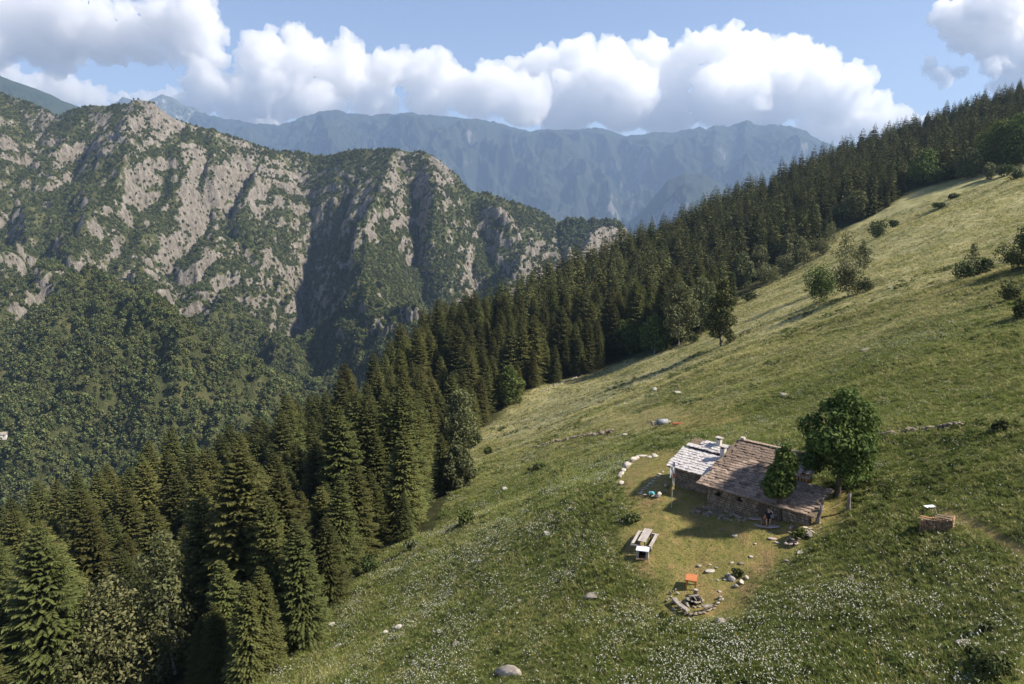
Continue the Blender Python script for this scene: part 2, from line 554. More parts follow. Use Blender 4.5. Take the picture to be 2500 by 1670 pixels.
SHEEP = [[q for q in (hit(*p) for p in l) if q is not None] for l in ([(2043, 545), (2046, 572), (2065, 598), (2100, 610)], [(2090, 612), (2112, 650), (2130, 690)], [(2030, 655), (2046, 690), (2060, 735)],
         [(1690, 830), (1686, 855), (1672, 890)], [(2050, 500), (2150, 470), (2260, 440), (2345, 420)], [(2000, 540), (2120, 520), (2230, 500)])]
def hayness(x, y):
    """where the grass has gone to seed: the open upper meadow"""
    q = np.hypot(x, y)
    return np.clip(sstep(75, 185, q + 42 * fbm(x / 55, y / 55, octv=4, seed=62)) * (0.55 + 0.7 * sstep(-0.5, 0.4, fbm(x / 13, y / 13, octv=4, seed=67))), 0, 1)

def ground_mesh():
    azs = np.unique(np.concatenate([np.radians(np.linspace(-41, 41, 900)), np.radians(np.linspace(41, 319, 120))]))
    rs = np.concatenate([[2.0], np.geomspace(5, 1150, 400)])
    A, Q = np.meshgrid(azs, rs)
    X = Q * np.sin(A); Y = Q * np.cos(A)
    Z = slope_z(X, Y)
    w = wood_mask(X, Y)
    tr = seg_dist(X, Y, TRAIL)
    Z = Z - 0.14 * np.exp(-(tr / 0.5) ** 2)
    dd = seg_dist(X, Y, DITCH)
    nr = fbm(X / 6, Y / 6, octv=3, seed=61)
    dry_d = np.where(in_poly(X, Y, DRY), 1, -1) * seg_dist(X, Y, DRY + DRY[:1])
    dry2_d = np.where(in_poly(X, Y, DRY2), 1, -1) * seg_dist(X, Y, DRY2 + DRY2[:1])
    dry = np.maximum(sstep(-1.2, 1.6, dry_d + 1.3 * nr) * 0.9, 0.95 * sstep(-3, 4, dry2_d + 5 * nr))
    dry = np.maximum(dry, 0.6 * np.exp(-(tr / 0.55) ** 2))
    lush = sstep(0.1, 0.6, fbm(X / 14, Y / 14, octv=4, seed=63)) * (1 - dry) * 0.7
    lush = np.maximum(lush, 0.8 * sstep(0.25, 0.6, fbm(X / 3.1, Y / 3.1, octv=3, seed=64)) * (1 - dry))
    soil = np.clip(0.45 * np.exp(-(tr / 0.3) ** 2) + 0.85 * sstep(-0.05, 0.45, fbm(X / 1.9, Y / 1.9, octv=3, seed=66)) * sstep(-0.7, 0.8, dry_d) * (0.30 + 0.70 * np.exp(-np.maximum(dry_d - 0.8, 0) / 1.2)) + 0.7 * np.exp(-(dd / 0.8) ** 2), 0, 1)
    for tr_ in SHEEP:
        lush = np.maximum(lush, 0.75 * np.exp(-(seg_dist(X, Y, tr_) / 0.9) ** 2))
    nr_, nc_ = X.shape
    F = grid_faces(nr_, nc_)
    # close the ring
    i = np.arange(nr_ - 1) * nc_
    F = np.concatenate([F, np.stack([i + nc_ - 1, i, i + nc_, i + 2 * nc_ - 1], -1)])
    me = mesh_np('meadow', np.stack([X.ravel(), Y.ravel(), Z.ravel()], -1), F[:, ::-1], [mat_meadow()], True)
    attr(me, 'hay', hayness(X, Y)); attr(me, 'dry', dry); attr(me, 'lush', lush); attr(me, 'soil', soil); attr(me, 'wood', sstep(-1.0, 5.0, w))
    return me
meadow = obj('meadow', ground_mesh(), kind='structure')

# ------------------------------------------------------------------ opposite mountain mesh
def mountain_mesh():
    na, nr = 620, 460
    azs = np.radians(np.linspace(-50, 22, na))
    raz = np.arctan2(RIDGE[:, 0], RIDGE[:, 1])
    rr = np.interp(azs, raz, np.hypot(RIDGE[:, 0], RIDGE[:, 1]))
    s = np.concatenate([np.linspace(0, 1, nr - 40), 1 + np.linspace(0.004, 0.45, 40)])
    Q = (520 + (rr[None, :] - 520) * s[:, None])
    A = np.repeat(azs[None, :], nr, 0)
    X = Q * np.sin(A); Y = Q * np.cos(A)
    Z = mtn_z(X, Y)
    P = np.stack([X, Y, Z], -1)
    du = np.gradient(P, axis=1); dv = np.gradient(P, axis=0)
    N = np.cross(du, dv); N /= np.linalg.norm(N, axis=-1)[..., None] + 1e-9
    N[N[..., 2] < 0] *= -1
    steep = 1 - N[..., 2]
    rk = (steep - 0.42) * 2.7 + 0.34 * fbm(X / 70, Y / 70, Z / 70, octv=4, seed=51)
    # how high on the face: the upper face is barer, the low spurs are wooded
    rel = np.clip((Z + 330) / 620, 0, 1)
    rk = rk + 0.45 * (rel - 0.42)
    for px, py, rad, amt in ROCKS:
        q = hit_m(px, py)
        dd = np.sqrt(((X - q[0]) / 1.0) ** 2 + ((Y - q[1]) / 2.2) ** 2 + ((Z - q[2]) / 1.3) ** 2)
        rk = rk + amt * np.exp(-(dd / rad) ** 2)
    rk = np.clip(rk + 0.03 + 0.07 * rel, 0, 1)
    # crags stand out of the face where it is bare
    crag = (ridged(X / 30, Y / 30, Z / 55, octv=4, seed=52) - 0.8) * 4.5 * sstep(0.35, 0.75, rk) * sstep(1.2, 0.97, s)[:, None]
    P = P + N * crag[..., None]
    V = P.reshape(-1, 3)
    F = grid_faces(nr, na)
    me = mesh_np('mountain', V, F, [mat_mountain()], True)
    attr(me, 'rock', rk)
    return me, P, rk, N
ROCKS = [(560, 370, 70, 0.5), (540, 430, 70, 0.4), (690, 400, 60, 0.4), (830, 480, 50, 0.5), (820, 540, 50, 0.5), (1160, 520, 60, 0.4), (1400, 545, 80, 1.3), (1340, 570, 110, 1.3), (1290, 620, 80, 0.9), (1250, 650, 50, 0.6),
         (480, 530, 70, 0.4), (330, 620, 110, 0.45), (430, 620, 90, 0.35), (620, 700, 80, 0.35), (300, 260, 120, 0.4), (370, 270, 70, 0.4), (120, 300, 130, 0.3), (920, 370, 80, 0.35),
         (1010, 400, 60, 0.5), (900, 720, 60, 0.4), (30, 720, 60, 0.5), (480, 690, 40, 0.5), (240, 940, 50, 0.45), (100, 830, 50, 0.3), (1060, 640, 50, 0.3),
         (300, 740, 150, -0.5), (450, 850, 160, -0.6), (100, 1000, 200, -0.5), (620, 800, 110, -0.5), (350, 1000, 180, -0.5), (880, 620, 70, -0.4)]
_mme, MP, MROCK, MN = mountain_mesh()
mountain = obj('mountain', _mme, kind='structure')

# ------------------------------------------------------------------ far ranges
def range_mesh(name, crest, depth, k, amp, mat, seed, rock_bias, back=900, snow=None, na=360, nr=130, push=1.0):
    C = np.array([pt(p[0], p[1], p[2] * push) for p in crest]); depth *= push; back *= push; amp *= push
    az = np.linspace(math.atan2(C[0, 0], C[0, 1]), math.atan2(C[-1, 0], C[-1, 1]), na)
    caz = np.arctan2(C[:, 0], C[:, 1])
    rr = np.interp(az, caz, np.hypot(C[:, 0], C[:, 1]))
    zz = np.interp(az, caz, C[:, 2])
    d = np.concatenate([np.linspace(-back, -back / 8, 12), np.linspace(-back / 10, depth, nr - 12)])   # metres in front of the crest
    Q = rr[None] - d[:, None]
    X = Q * np.sin(az)[None]; Y = Q * np.cos(az)[None]
    Z = zz[None] - k * np.abs(d)[:, None] * (0.75 + 0.25 * np.abs(d)[:, None] / depth)
    m = (sstep(0, depth * 0.28, np.abs(d)) * np.where(d > 0, 1.0, 0.0))[:, None]
    wx = X + 140 * fbm(X / 900, Y / 900, octv=3, seed=seed + 2)
    Z = Z + amp * m * (ridged(wx / 1300, (Y + 0.5 * X) / 1900, octv=6, seed=seed) - 0.9) * 1.35 + amp * 0.42 * m * fbm(X / 480, Y / 480, octv=6, seed=seed + 1)
    cap = zz[None] - 0.30 * k * np.abs(d)[:, None]
    Z = np.where(Z > cap - 60, cap - 60 * np.exp(-(Z - cap + 60) / 60), Z) * (np.abs(d)[:, None] > 1) + zz[None] * (np.abs(d)[:, None] <= 1)
    Z = Z + amp * 0.06 * fbm(X / 90, Y / 90, octv=4, seed=seed + 5)
    Z = Z + amp * 0.06 * (ridged(X / 240, Y / 900, octv=4, seed=seed + 8) - 0.9) * np.exp(-np.abs(d) / (220 * push))[:, None]
    P = np.stack([X, Y, Z], -1)
    N = np.cross(np.gradient(P, axis=1), np.gradient(P, axis=0)); N /= np.linalg.norm(N, axis=-1)[..., None]
    st = 1 - np.abs(N[..., 2])
    rk = np.clip((st - 0.35) * 1.8 + rock_bias + 0.35 * fbm(X / 500, Y / 500, octv=4, seed=seed + 3), 0, 1)
    me = mesh_np(name, P.reshape(-1, 3), grid_faces(len(d), na), [mat], True)
    attr(me, 'rock', rk)
    if snow is not None:
        attr(me, 'snow', np.clip((Z - snow) / 300 + 0.3, 0, 1))
    return obj(name, me, kind='structure')

far_green = mat_far('far_wooded_face', (0.020, 0.027, 0.019), (0.036, 0.044, 0.028), (0.09, 0.085, 0.08), (0.18, 0.17, 0.165))
near_green = mat_far('grassy_face', (0.022, 0.032, 0.018), (0.036, 0.048, 0.024), (0.05, 0.055, 0.03), (0.07, 0.075, 0.04))
far_snow = mat_far('far_snow_face', (0.05, 0.06, 0.045), (0.10, 0.11, 0.08), (0.16, 0.16, 0.16), (0.30, 0.30, 0.30), snow=1)
range_mesh('grassy_mountain', [(-500, 60, 3300), (-100, 140, 3400), (0, 168, 3500), (40, 184, 3500), (80, 197, 3500), (110, 208, 3520), (140, 224, 3550), (190, 243, 3600), (260, 282, 3650), (420, 380, 3700)],
           1500, 0.62, 60, near_green, 101, -0.4, 500, push=1.7)
range_mesh('snow_peaks', [(180, 290, 8700), (240, 250, 8700), (262, 234, 8700), (280, 220, 8700), (298, 224, 8700), (318, 236, 8700), (340, 228, 8700), (370, 213, 8700), (395, 221, 8700), (420, 238, 8700), (450, 246, 8700), (480, 268, 8700), (540, 300, 8700)],
           1300, 0.7, 130, far_snow, 111, 0.35, 500, push=1.5, snow=2620)
range_mesh('blue_range', [(330, 262, 7400), (420, 250, 7400), (470, 258, 7300), (510, 268, 7200), (580, 280, 7100), (650, 283, 7000), (700, 262, 7000), (730, 254, 7000), (772, 249, 7000), (800, 258, 7000), (850, 262, 7000),
                          (930, 255, 6900), (1000, 262, 6900), (1060, 268, 6900), (1110, 272, 6900), (1150, 280, 6900), (1180, 291, 6900), (1215, 299, 6900), (1260, 291, 6800), (1290, 296, 6800), (1330, 292, 6800), (1372, 290, 6800),
                          (1400, 296, 6800), (1430, 310, 6800), (1470, 307, 6700), (1500, 300, 6700), (1530, 304, 6700), (1565, 297, 6700), (1600, 289, 6600), (1618, 293, 6600), (1640, 284, 6600), (1665, 289, 6600), (1690, 282, 6600),
                          (1710, 272, 6500), (1730, 282, 6500), (1752, 286, 6500), (1772, 281, 6500), (1800, 285, 6500), (1830, 290, 6500), (1852, 302, 6500), (1880, 318, 6500), (1910, 332, 6500), (1990, 370, 6500), (2100, 430, 6500), (2347, 520, 6500)],
           2600, 0.62, 210, far_green, 121, -0.12, 800, na=620, nr=200, push=1.75)
range_mesh('pale_spur', [(1380, 560, 4900), (1470, 480, 4900), (1530, 410, 4850), (1570, 394, 4800), (1612, 391, 4800), (1650, 415, 4800), (1700, 455, 4850), (1780, 500, 4900), (1900, 560, 5000)],
           1300, 0.8, 120, far_green, 131, 0.12, 600, na=200, push=1.6)

# ------------------------------------------------------------------ haze
def box_mesh(name, lo, hi, mats=()):
    x0, y0, z0 = lo; x1, y1, z1 = hi
    V = [(x0, y0, z0), (x1, y0, z0), (x1, y1, z0), (x0, y1, z0), (x0, y0, z1), (x1, y0, z1), (x1, y1, z1), (x0, y1, z1)]
    F = [(0, 3, 2, 1), (4, 5, 6, 7), (0, 1, 5, 4), (1, 2, 6, 5), (2, 3, 7, 6), (3, 0, 4, 7)]
    return mesh_np(name, V, F, mats)
hm = bpy.data.materials.new('haze')
hm.use_nodes = True
hn = hm.node_tree.nodes; hn.clear()
hv = hn.new('ShaderNodeVolumePrincipled')
hv.inputs["Color"].default_value = (0.34, 0.49, 0.74, 1)
hv.inputs['Density'].default_value = HAZE = 6.6e-5
hv.inputs['Anisotropy'].default_value = 0.1
ho = hn.new('ShaderNodeOutputMaterial')
hm.node_tree.links.new(hv.outputs[0], ho.inputs['Volume'])
allz = []
for o in bpy.data.objects:
    if o.type == 'MESH':
        c = np.empty(len(o.data.vertices) * 3, np.float32); o.data.vertices.foreach_get('co', c)
        c = c.reshape(-1, 3); allz.append((o.name, c.min(0), c.max(0)))
for a in allz: print(a)
lo = np.min([a[1] for a in allz], 0); hi = np.max([a[2] for a in allz], 0)
HAZE_LO = (lo[0] - 60, lo[1] - 60, lo[2] - 1.0)
HAZE_HI = (hi[0] + 60, hi[1] + 60, hi[2] + 12.0)
obj('haze', box_mesh('haze', HAZE_LO, HAZE_HI, [hm]), kind='stuff')
# ------------------------------------------------------------------ clouds, beyond and above the haze
cm = bpy.data.materials.new('cloud_vapour')
cm.use_nodes = True
cn = cm.node_tree.nodes; cn.clear()
cv = cn.new('ShaderNodeVolumePrincipled')
cv.inputs['Color'].default_value = (0.9925, 0.9935, 0.996, 1)
cv.inputs['Density'].default_value = 0.0036
cv.inputs['Anisotropy'].default_value = 0.35
co_ = cn.new('ShaderNodeOutputMaterial')
cm.node_tree.links.new(cv.outputs[0], co_.inputs['Volume'])

_ico = None
def ico(sub=2):
    bm = bmesh.new()
    bmesh.ops.create_icosphere(bm, subdivisions=sub, radius=1.0)
    V = np.array([v.co for v in bm.verts]); F = np.array([[v.index for v in f.verts] for f in bm.faces])
    bm.free()
    return V, F

def cloud(name, blobs, t, depth, vox, label, disp=1.0, seed=0, mat=None):
    """blobs: (px, py, radius px); each becomes a heap of billows"""
    r_ = np.random.default_rng(seed)
    IV, IF = ico(2)
    Vs, Fs, n = [], [], 0
    for px, py, rad in blobs:
        c = pt(px, py, t); R0 = rad * 0.86 / FOC * t
        c = c + np.array([0, r_.uniform(-.5, .5) * depth, 0])
        parts = [(c, R0)]
        for i in range(9):
            d = r_.normal(size=3); d /= np.linalg.norm(d); d[2] = abs(d[2]) * 0.9 - 0.15
            R1 = R0 * r_.uniform(0.32, 0.55)
            c1 = c + d * R0 * 0.85
            parts.append((c1, R1))
            for j in range(4):
                e = r_.normal(size=3); e /= np.linalg.norm(e); e = e + d * 0.7
                parts.append((c1 + e * R1 * 0.7, R1 * r_.uniform(0.3, 0.55)))
        for cc, rr in parts:
            Vs.append(IV * rr * np.array([1.0, 1.0, 0.92]) + cc); Fs.append(IF + n); n += len(IV)
    me = mesh_np(name + '_raw', np.concatenate(Vs), np.concatenate(Fs))
    o = bpy.data.objects.new(name, me)
    COL.objects.link(o)
    md = o.modifiers.new('remesh', 'REMESH'); md.mode = 'VOXEL'; md.voxel_size = vox
    dg = bpy.context.evaluated_depsgraph_get()
    ev = o.evaluated_get(dg)
    m2 = bpy.data.meshes.new_from_object(ev, depsgraph=dg)
    o.modifiers.clear()
    o.data = m2
    bpy.data.meshes.remove(me)
    nv = len(m2.vertices)
    co = np.empty(nv * 3, np.float32); m2.vertices.foreach_get('co', co); co = co.reshape(-1, 3).astype(float)
    no = np.empty(nv * 3, np.float32); m2.vertex_normals.foreach_get('vector', no); no = no.reshape(-1, 3)
    s = vox
    x, y, z = co.T
    dsp = s * disp * (2.2 * fbm(x / (s * 9), y / (s * 9), z / (s * 9), octv=4, seed=seed) - 1.6 * np.abs(noise(x / (s * 4), y / (s * 4), z / (s * 4), seed + 5)) + 0.6 + 2.3 * fbm(x / (s * 2.6), y / (s * 2.6), z / (s * 2.6), octv=3, seed=seed + 9))
    co = co + no * dsp[:, None]
    m2.vertices.foreach_set('co', co.astype(np.float32).ravel())
    m2.materials.clear(); m2.materials.append(mat or cm)
    m2.update()
    o['label'] = label; o['category'] = 'cloud'; o['group'] = 'clouds over the far mountains'
    print(name, nv, co.min(0), co.max(0))
    return o
B1 = [(560, 230, 75), (500, 200, 50), (640, 220, 80), (620, 140, 60), (665, 80, 38), (700, 150, 75), (760, 160, 70), (800, 120, 40), (730, 240, 60), (830, 190, 65), (860, 240, 50), (900, 170, 50),
      (960, 170, 55), (1010, 150, 35), (1030, 190, 55), (980, 235, 50), (1070, 200, 40), (580, 285, 28), (650, 290, 25), (1090, 230, 45), (460, 250, 40)]
B2 = [(1130, 200, 55), (1180, 160, 40), (1240, 150, 60), (1200, 240, 70), (1320, 130, 55), (1300, 230, 90), (1410, 120, 55), (1420, 220, 100), (1500, 130, 60), (1540, 230, 100), (1600, 125, 60), (1660, 130, 65), (1660, 230, 100),
      (1750, 120, 55), (1780, 210, 100), (1830, 110, 50), (1860, 150, 45), (1890, 230, 80), (1960, 220, 50), (1980, 270, 70), (2040, 250, 45), (2090, 262, 34), (2125, 272, 24), (1900, 300, 60)]
B3 = [(-60, 60, 110), (60, 40, 110), (170, 60, 90), (230, 90, 60), (300, 60, 70), (390, 40, 60), (440, 60, 80), (470, 120, 45), (100, 110, 60), (0, 120, 60), (320, 110, 40), (420, 110, 50)]
B4 = [(60, 190, 40), (120, 200, 45), (180, 215, 40), (230, 230, 35), (290, 245, 35), (350, 240, 30), (400, 225, 30), (20, 170, 40), (320, 225, 25)]
B5 = [(2220, 40, 60), (2280, 30, 80), (2340, 60, 90), (2240, 90, 40), (2330, 130, 60), (2400, 120, 90), (2260, 160, 30), (2200, 170, 22), (2150, 180, 20), (2320, 190, 40), (2120, 160, 16)]
cloud('cumulus_cloud', B1, 19500, 1500, 82, 'bright heaped white cumulus over the far range, left of the long bank', seed=1)
cloud('cumulus_cloud', B2, 20000, 1700, 86, 'long flat-topped white cloud bank above the blue range in the middle', seed=2)
cm2 = cm.copy(); cm2.name = 'shaded_cloud_vapour'  # greyer vapour: the shade on this cloud is put into its colour
for nd in cm2.node_tree.nodes:
    if nd.type == 'PRINCIPLED_VOLUME' or 'Anisotropy' in nd.inputs:
        nd.inputs['Color'].default_value = (0.965, 0.968, 0.975, 1)
cloud('cumulus_cloud', B3, 18500, 1100, 90, 'big grey cloud in the top left corner of the sky', seed=3, mat=cm2)
cloud('cumulus_cloud', B4, 21500, 1100, 95, 'low white cloud lying behind the rocky ridge on the left', seed=4)
cloud('cumulus_cloud', B5, 25000, 1400, 110, 'torn white cloud above the fir slope in the top right corner', seed=5)
# ================================================================== VEGETATION
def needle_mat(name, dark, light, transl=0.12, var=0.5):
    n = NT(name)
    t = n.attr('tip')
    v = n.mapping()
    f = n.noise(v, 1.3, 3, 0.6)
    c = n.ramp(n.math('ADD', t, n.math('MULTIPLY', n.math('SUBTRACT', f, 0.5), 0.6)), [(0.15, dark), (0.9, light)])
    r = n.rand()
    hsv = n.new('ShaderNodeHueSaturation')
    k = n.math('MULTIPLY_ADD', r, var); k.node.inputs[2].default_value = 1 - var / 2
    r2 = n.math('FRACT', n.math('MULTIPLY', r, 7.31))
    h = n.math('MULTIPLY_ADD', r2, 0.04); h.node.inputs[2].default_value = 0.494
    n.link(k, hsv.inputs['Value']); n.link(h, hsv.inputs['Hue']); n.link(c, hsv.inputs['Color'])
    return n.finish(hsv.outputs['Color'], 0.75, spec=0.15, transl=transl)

M_FIR = needle_mat('fir_needles', (0.013, 0.017, 0.006), (0.110, 0.111, 0.034), 0.12, 0.75)  # pale young tips; highlights and dark crown insides are painted into the colour too
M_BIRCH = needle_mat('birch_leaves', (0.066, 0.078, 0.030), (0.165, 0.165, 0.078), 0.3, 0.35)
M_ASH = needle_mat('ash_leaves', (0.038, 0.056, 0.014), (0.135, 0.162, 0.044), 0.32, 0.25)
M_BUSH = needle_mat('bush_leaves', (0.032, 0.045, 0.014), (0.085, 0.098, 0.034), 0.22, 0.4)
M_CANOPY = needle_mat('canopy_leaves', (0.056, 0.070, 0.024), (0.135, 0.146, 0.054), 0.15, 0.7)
M_BARK = plain('fir_bark', (0.05, 0.035, 0.025), (0.12, 0.085, 0.06), 5, stretch=(1, 1, 0.3))
M_PALEBARK = plain('birch_bark', (0.30, 0.28, 0.25), (0.62, 0.59, 0.54), 4, stretch=(1, 1, 1.5))
M_ASHBARK = plain('ash_bark', (0.055, 0.045, 0.035), (0.13, 0.11, 0.09), 6, stretch=(1, 1, 0.3))

def tube(pts, rad, sides=6):
    """tapered tube through points; V, quads (caps closed by collapsing to points)"""
    pts = np.asarray(pts, float); rad = np.asarray(rad, float)
    V = []
    for i in range(len(pts)):
        d = pts[min(i + 1, len(pts) - 1)] - pts[max(i - 1, 0)]
        d = d / (np.linalg.norm(d) + 1e-9)
        a = np.cross(d, [0.3, 1, 0.2] if abs(d[1]) < 0.9 else [1, 0, 0]); a /= np.linalg.norm(a)
        b = np.cross(d, a)
        th = np.arange(sides) * 2 * math.pi / sides
        V.append(pts[i] + rad[i] * (np.cos(th)[:, None] * a + np.sin(th)[:, None] * b))
    V = np.concatenate(V)
    n = len(pts)
    F = []
    for i in range(n - 1):
        for k in range(sides):
            k2 = (k + 1) % sides
            F.append((i * sides + k, i * sides + k2, (i + 1) * sides + k2, (i + 1) * sides + k))
    V = np.concatenate([V, pts[:1], pts[-1:]])
    for k in range(0, sides, 2):
        F.append((len(V) - 2, (k + 2) % sides, (k + 1) % sides, k))
        o = (n - 1) * sides
        F.append((len(V) - 1, o + k, o + k + 1, o + (k + 2) % sides))
    return V, np.array(F)

def merge(parts):
    Vs, Fs, n = [], [], 0
    for V, F in parts:
        Vs.append(V); Fs.append(np.asarray(F) + n); n += len(V)
    return np.concatenate(Vs), np.concatenate(Fs)

def fir_mesh(name, H, Rb, nw, nb, K, seed, mat, flat=0.9, slim=0.85, wide=1.0, lmax=9.0, thin=1.0):
    r_ = np.random.default_rng(seed)
    V, T = [], []
    lean = r_.normal(size=2) * 0.015
    for i in range(nw):
        f = (i + r_.uniform(-0.2, 0.2)) / nw
        f = min(max(f, 0.0), 0.985)
        h = H * (0.05 + 0.93 * f)
        r = Rb * (1 - f) ** slim * (0.65 + 0.35 * min(1, f * 8 + 0.3)) + 0.12
        n_b = max(4, int(round(nb * (0.45 + 0.75 * (1 - f)))))
        a0 = r_.uniform(0, 6.28)
        for b in range(n_b):
            th = a0 + 6.283 * (b + r_.uniform(-0.3, 0.3)) / n_b
            rr = r * r_.uniform(0.68, 1.18)
            out = np.array([math.cos(th), math.sin(th), 0.0]); side = np.array([-out[1], out[0], 0.0])
            up0 = r_.uniform(0.0, 0.25) + 0.35 * f
            dr = r_.uniform(0.25, 0.55) * (1 - 0.5 * f)
            def P(s):
                return np.array([lean[0] * h, lean[1] * h, h]) + out * rr * s + np.array([0, 0, rr * (up0 * s - dr * s * s + 0.16 * s ** 3)])
            # the bough itself, then twigs to both sides
            for q in range(K + 1):
                s = 0.22 + 0.78 * q / max(K, 1) if K > 0 else 0.45
                p = P(min(s, 0.97))
                for sg in ((-1, 1) if q < K else (0,)):
                    L = (0.46 * rr * (1.05 - 0.55 * s) + 0.16) * r_.uniform(0.75, 1.25) * wide
                    if sg == 0:
                        d = out * 0.95 + np.array([0, 0, 0.05 - dr * 0.6])
                        p0 = P(0.55 if K > 1 else 0.1)
                        L = rr * 0.5 if K > 1 else rr * 0.95
                        L *= wide
                    else:
                        d = out * 0.72 + side * sg * 0.75 + np.array([0, 0, r_.uniform(-0.30, 0.08)])
                        p0 = p
                    d = d / np.linalg.norm(d)
                    w = np.cross(d, [0, 0, 1]); w /= np.linalg.norm(w) + 1e-9
                    n_ = np.cross(w, d)
                    tl = r_.uniform(-0.9, 0.9) * flat
                    w = w * math.cos(tl) + n_ * math.sin(tl)
                    L = min(L, lmax)
                    hw = L * r_.uniform(0.15, 0.24) * thin
                    tipd = np.array([0, 0, -L * 0.10])
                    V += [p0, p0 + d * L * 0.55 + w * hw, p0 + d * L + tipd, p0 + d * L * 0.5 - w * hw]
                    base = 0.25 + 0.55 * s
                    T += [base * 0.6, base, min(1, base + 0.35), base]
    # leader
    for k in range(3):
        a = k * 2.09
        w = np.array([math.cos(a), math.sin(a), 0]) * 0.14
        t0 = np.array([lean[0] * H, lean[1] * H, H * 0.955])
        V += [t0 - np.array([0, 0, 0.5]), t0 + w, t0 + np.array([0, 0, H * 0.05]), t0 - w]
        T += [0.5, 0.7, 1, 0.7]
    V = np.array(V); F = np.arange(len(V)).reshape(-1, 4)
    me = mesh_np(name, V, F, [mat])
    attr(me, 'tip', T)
    return me

def fir_trunk(H, seed):
    r_ = np.random.default_rng(seed)
    V, F = tube([(0, 0, -1.2), (0, 0, 0.5), (0.05, 0, H * 0.4), (0.02, 0.03, H * 0.96)], [0.42, 0.32, 0.2, 0.03], 7)
    return mesh_np('trunk', V, F, [M_BARK], True)

def leaf_cloud(lobes, n, size, seed, shell=0.55, up=0.25):
    """quads of leaf sprays spread through a set of lobes (centre, radii)"""
    r_ = np.random.default_rng(seed)
    vol = np.array([(l[3] * l[4] * l[5]) ** (2 / 3) for l in lobes]); vol /= vol.sum()
    which = r_.choice(len(lobes), n, p=vol)
    L = np.array(lobes)[which]
    d = r_.normal(size=(n, 3)); d /= np.linalg.norm(d, axis=1)[:, None]
    rad = shell + (1 - shell) * r_.random(n) ** 0.7
    rad *= 1 + 0.16 * noise(d[:, 0] * 2.6 + which * 3.1, d[:, 1] * 2.6, d[:, 2] * 2.6, seed)
    P = L[:, :3] + d * L[:, 3:6] * rad[:, None]
    nrm = d + r_.normal(size=(n, 3)) * 0.75 + np.array([0, 0, up])
    nrm /= np.linalg.norm(nrm, axis=1)[:, None]
    a = np.cross(nrm, r_.normal(size=(n, 3))); a /= np.linalg.norm(a, axis=1)[:, None]
    b = np.cross(nrm, a)
    s = size * r_.uniform(0.6, 1.3, n)[:, None]
    V = np.stack([P - a * s * 0.62, P - b * s * 0.34 + nrm * s * 0.12, P + a * s * 0.62 - np.array([0, 0, 1]) * s * 0.15, P + b * s * 0.34 + nrm * s * 0.12], 1).reshape(-1, 3)
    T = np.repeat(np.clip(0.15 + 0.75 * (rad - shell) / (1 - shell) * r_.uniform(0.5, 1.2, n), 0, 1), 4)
    return V, np.arange(n * 4).reshape(-1, 4), T

def lobes_for(H, R0, base, seed, n=14, sq=1.0):
    """lobes that fill an egg-shaped crown between base*H and H"""
    r_ = np.random.default_rng(seed)
    out = []
    z0, z1 = H * base, H
    hz = z1 - z0
    rl = R0 * (0.46 if n < 20 else 0.36)
    for i in range(n):
        f = (i + r_.uniform(0.1, 0.9)) / n
        prof = math.sin(math.pi * min(1.0, (0.14 + 0.86 * f)) ** 0.85) ** 0.7      # widest a little below the middle
        a = i * 2.4 + r_.uniform(-0.5, 0.5)
        k = R0 * prof * r_.uniform(0.45, 0.78)
        rr = rl * r_.uniform(0.8, 1.2) * (0.6 + 0.4 * prof)
        rz_ = rr * r_.uniform(0.8, 1.1) * sq
        out.append((math.cos(a) * k, math.sin(a) * k, min(z0 + rz_ * 0.6 + f * (hz - rz_ * 1.2), z1 - rz_), rr, rr, rz_))
    out.append((0, 0, z0 + hz * 0.42, R0 * 0.55, R0 * 0.55, hz * 0.38))
    out.append((0, 0, z0 + hz * 0.68, R0 * 0.42, R0 * 0.42, hz * 0.30))
    return out

def limbs(H, lobes, r0, seed, n=7, lean=(0, 0), sides=7, split=0.32):
    r_ = np.random.default_rng(seed)
    top = np.array([lean[0], lean[1], H * 0.82])
    mid = np.array([lean[0] * 0.3, lean[1] * 0.3, H * 0.42]) + r_.normal(size=3) * [0.15, 0.15, 0]
    parts = [tube([(0, 0, -0.8), (0, 0, 0.15), mid * [1, 1, 0.45], mid, top], [r0 * 1.5, r0 * 1.1, r0 * 0.85, r0 * 0.6, r0 * 0.1], sides)]
    for i in range(min(n, len(lobes))):
        l = lobes[i]
        s = r_.uniform(split, 0.75)
        b = np.array([mid[0] * s, mid[1] * s, H * s * 0.8])
        e = np.array(l[:3]) + r_.normal(size=3) * 0.2 * l[3]
        m = (b + e) / 2 + np.array([0, 0, -0.06 * H]) * r_.uniform(-0.5, 1)
        parts.append(tube([b, m, e], [r0 * 0.42, r0 * 0.28, r0 * 0.07], 5))
    return merge(parts)

def crown_obj(parent, lobes, n, size, seed, mat, shell=0.55, name='crown'):
    V, F, T = leaf_cloud(lobes, n, size, seed, shell)
    me = mesh_np(name, V, F, [mat]); attr(me, 'tip', T)
    return obj(name, me, parent)

def empty(name, loc, label=None, cat=None, group=None, rz=0.0):
    o = bpy.data.objects.new(name, None)
    o.empty_display_size = 0.2
    COL.objects.link(o)
    o.location = loc; o.rotation_euler = (0, 0, rz)
    if label: o['label'] = label
    if cat: o['category'] = cat
    if group: o['group'] = group
    return o

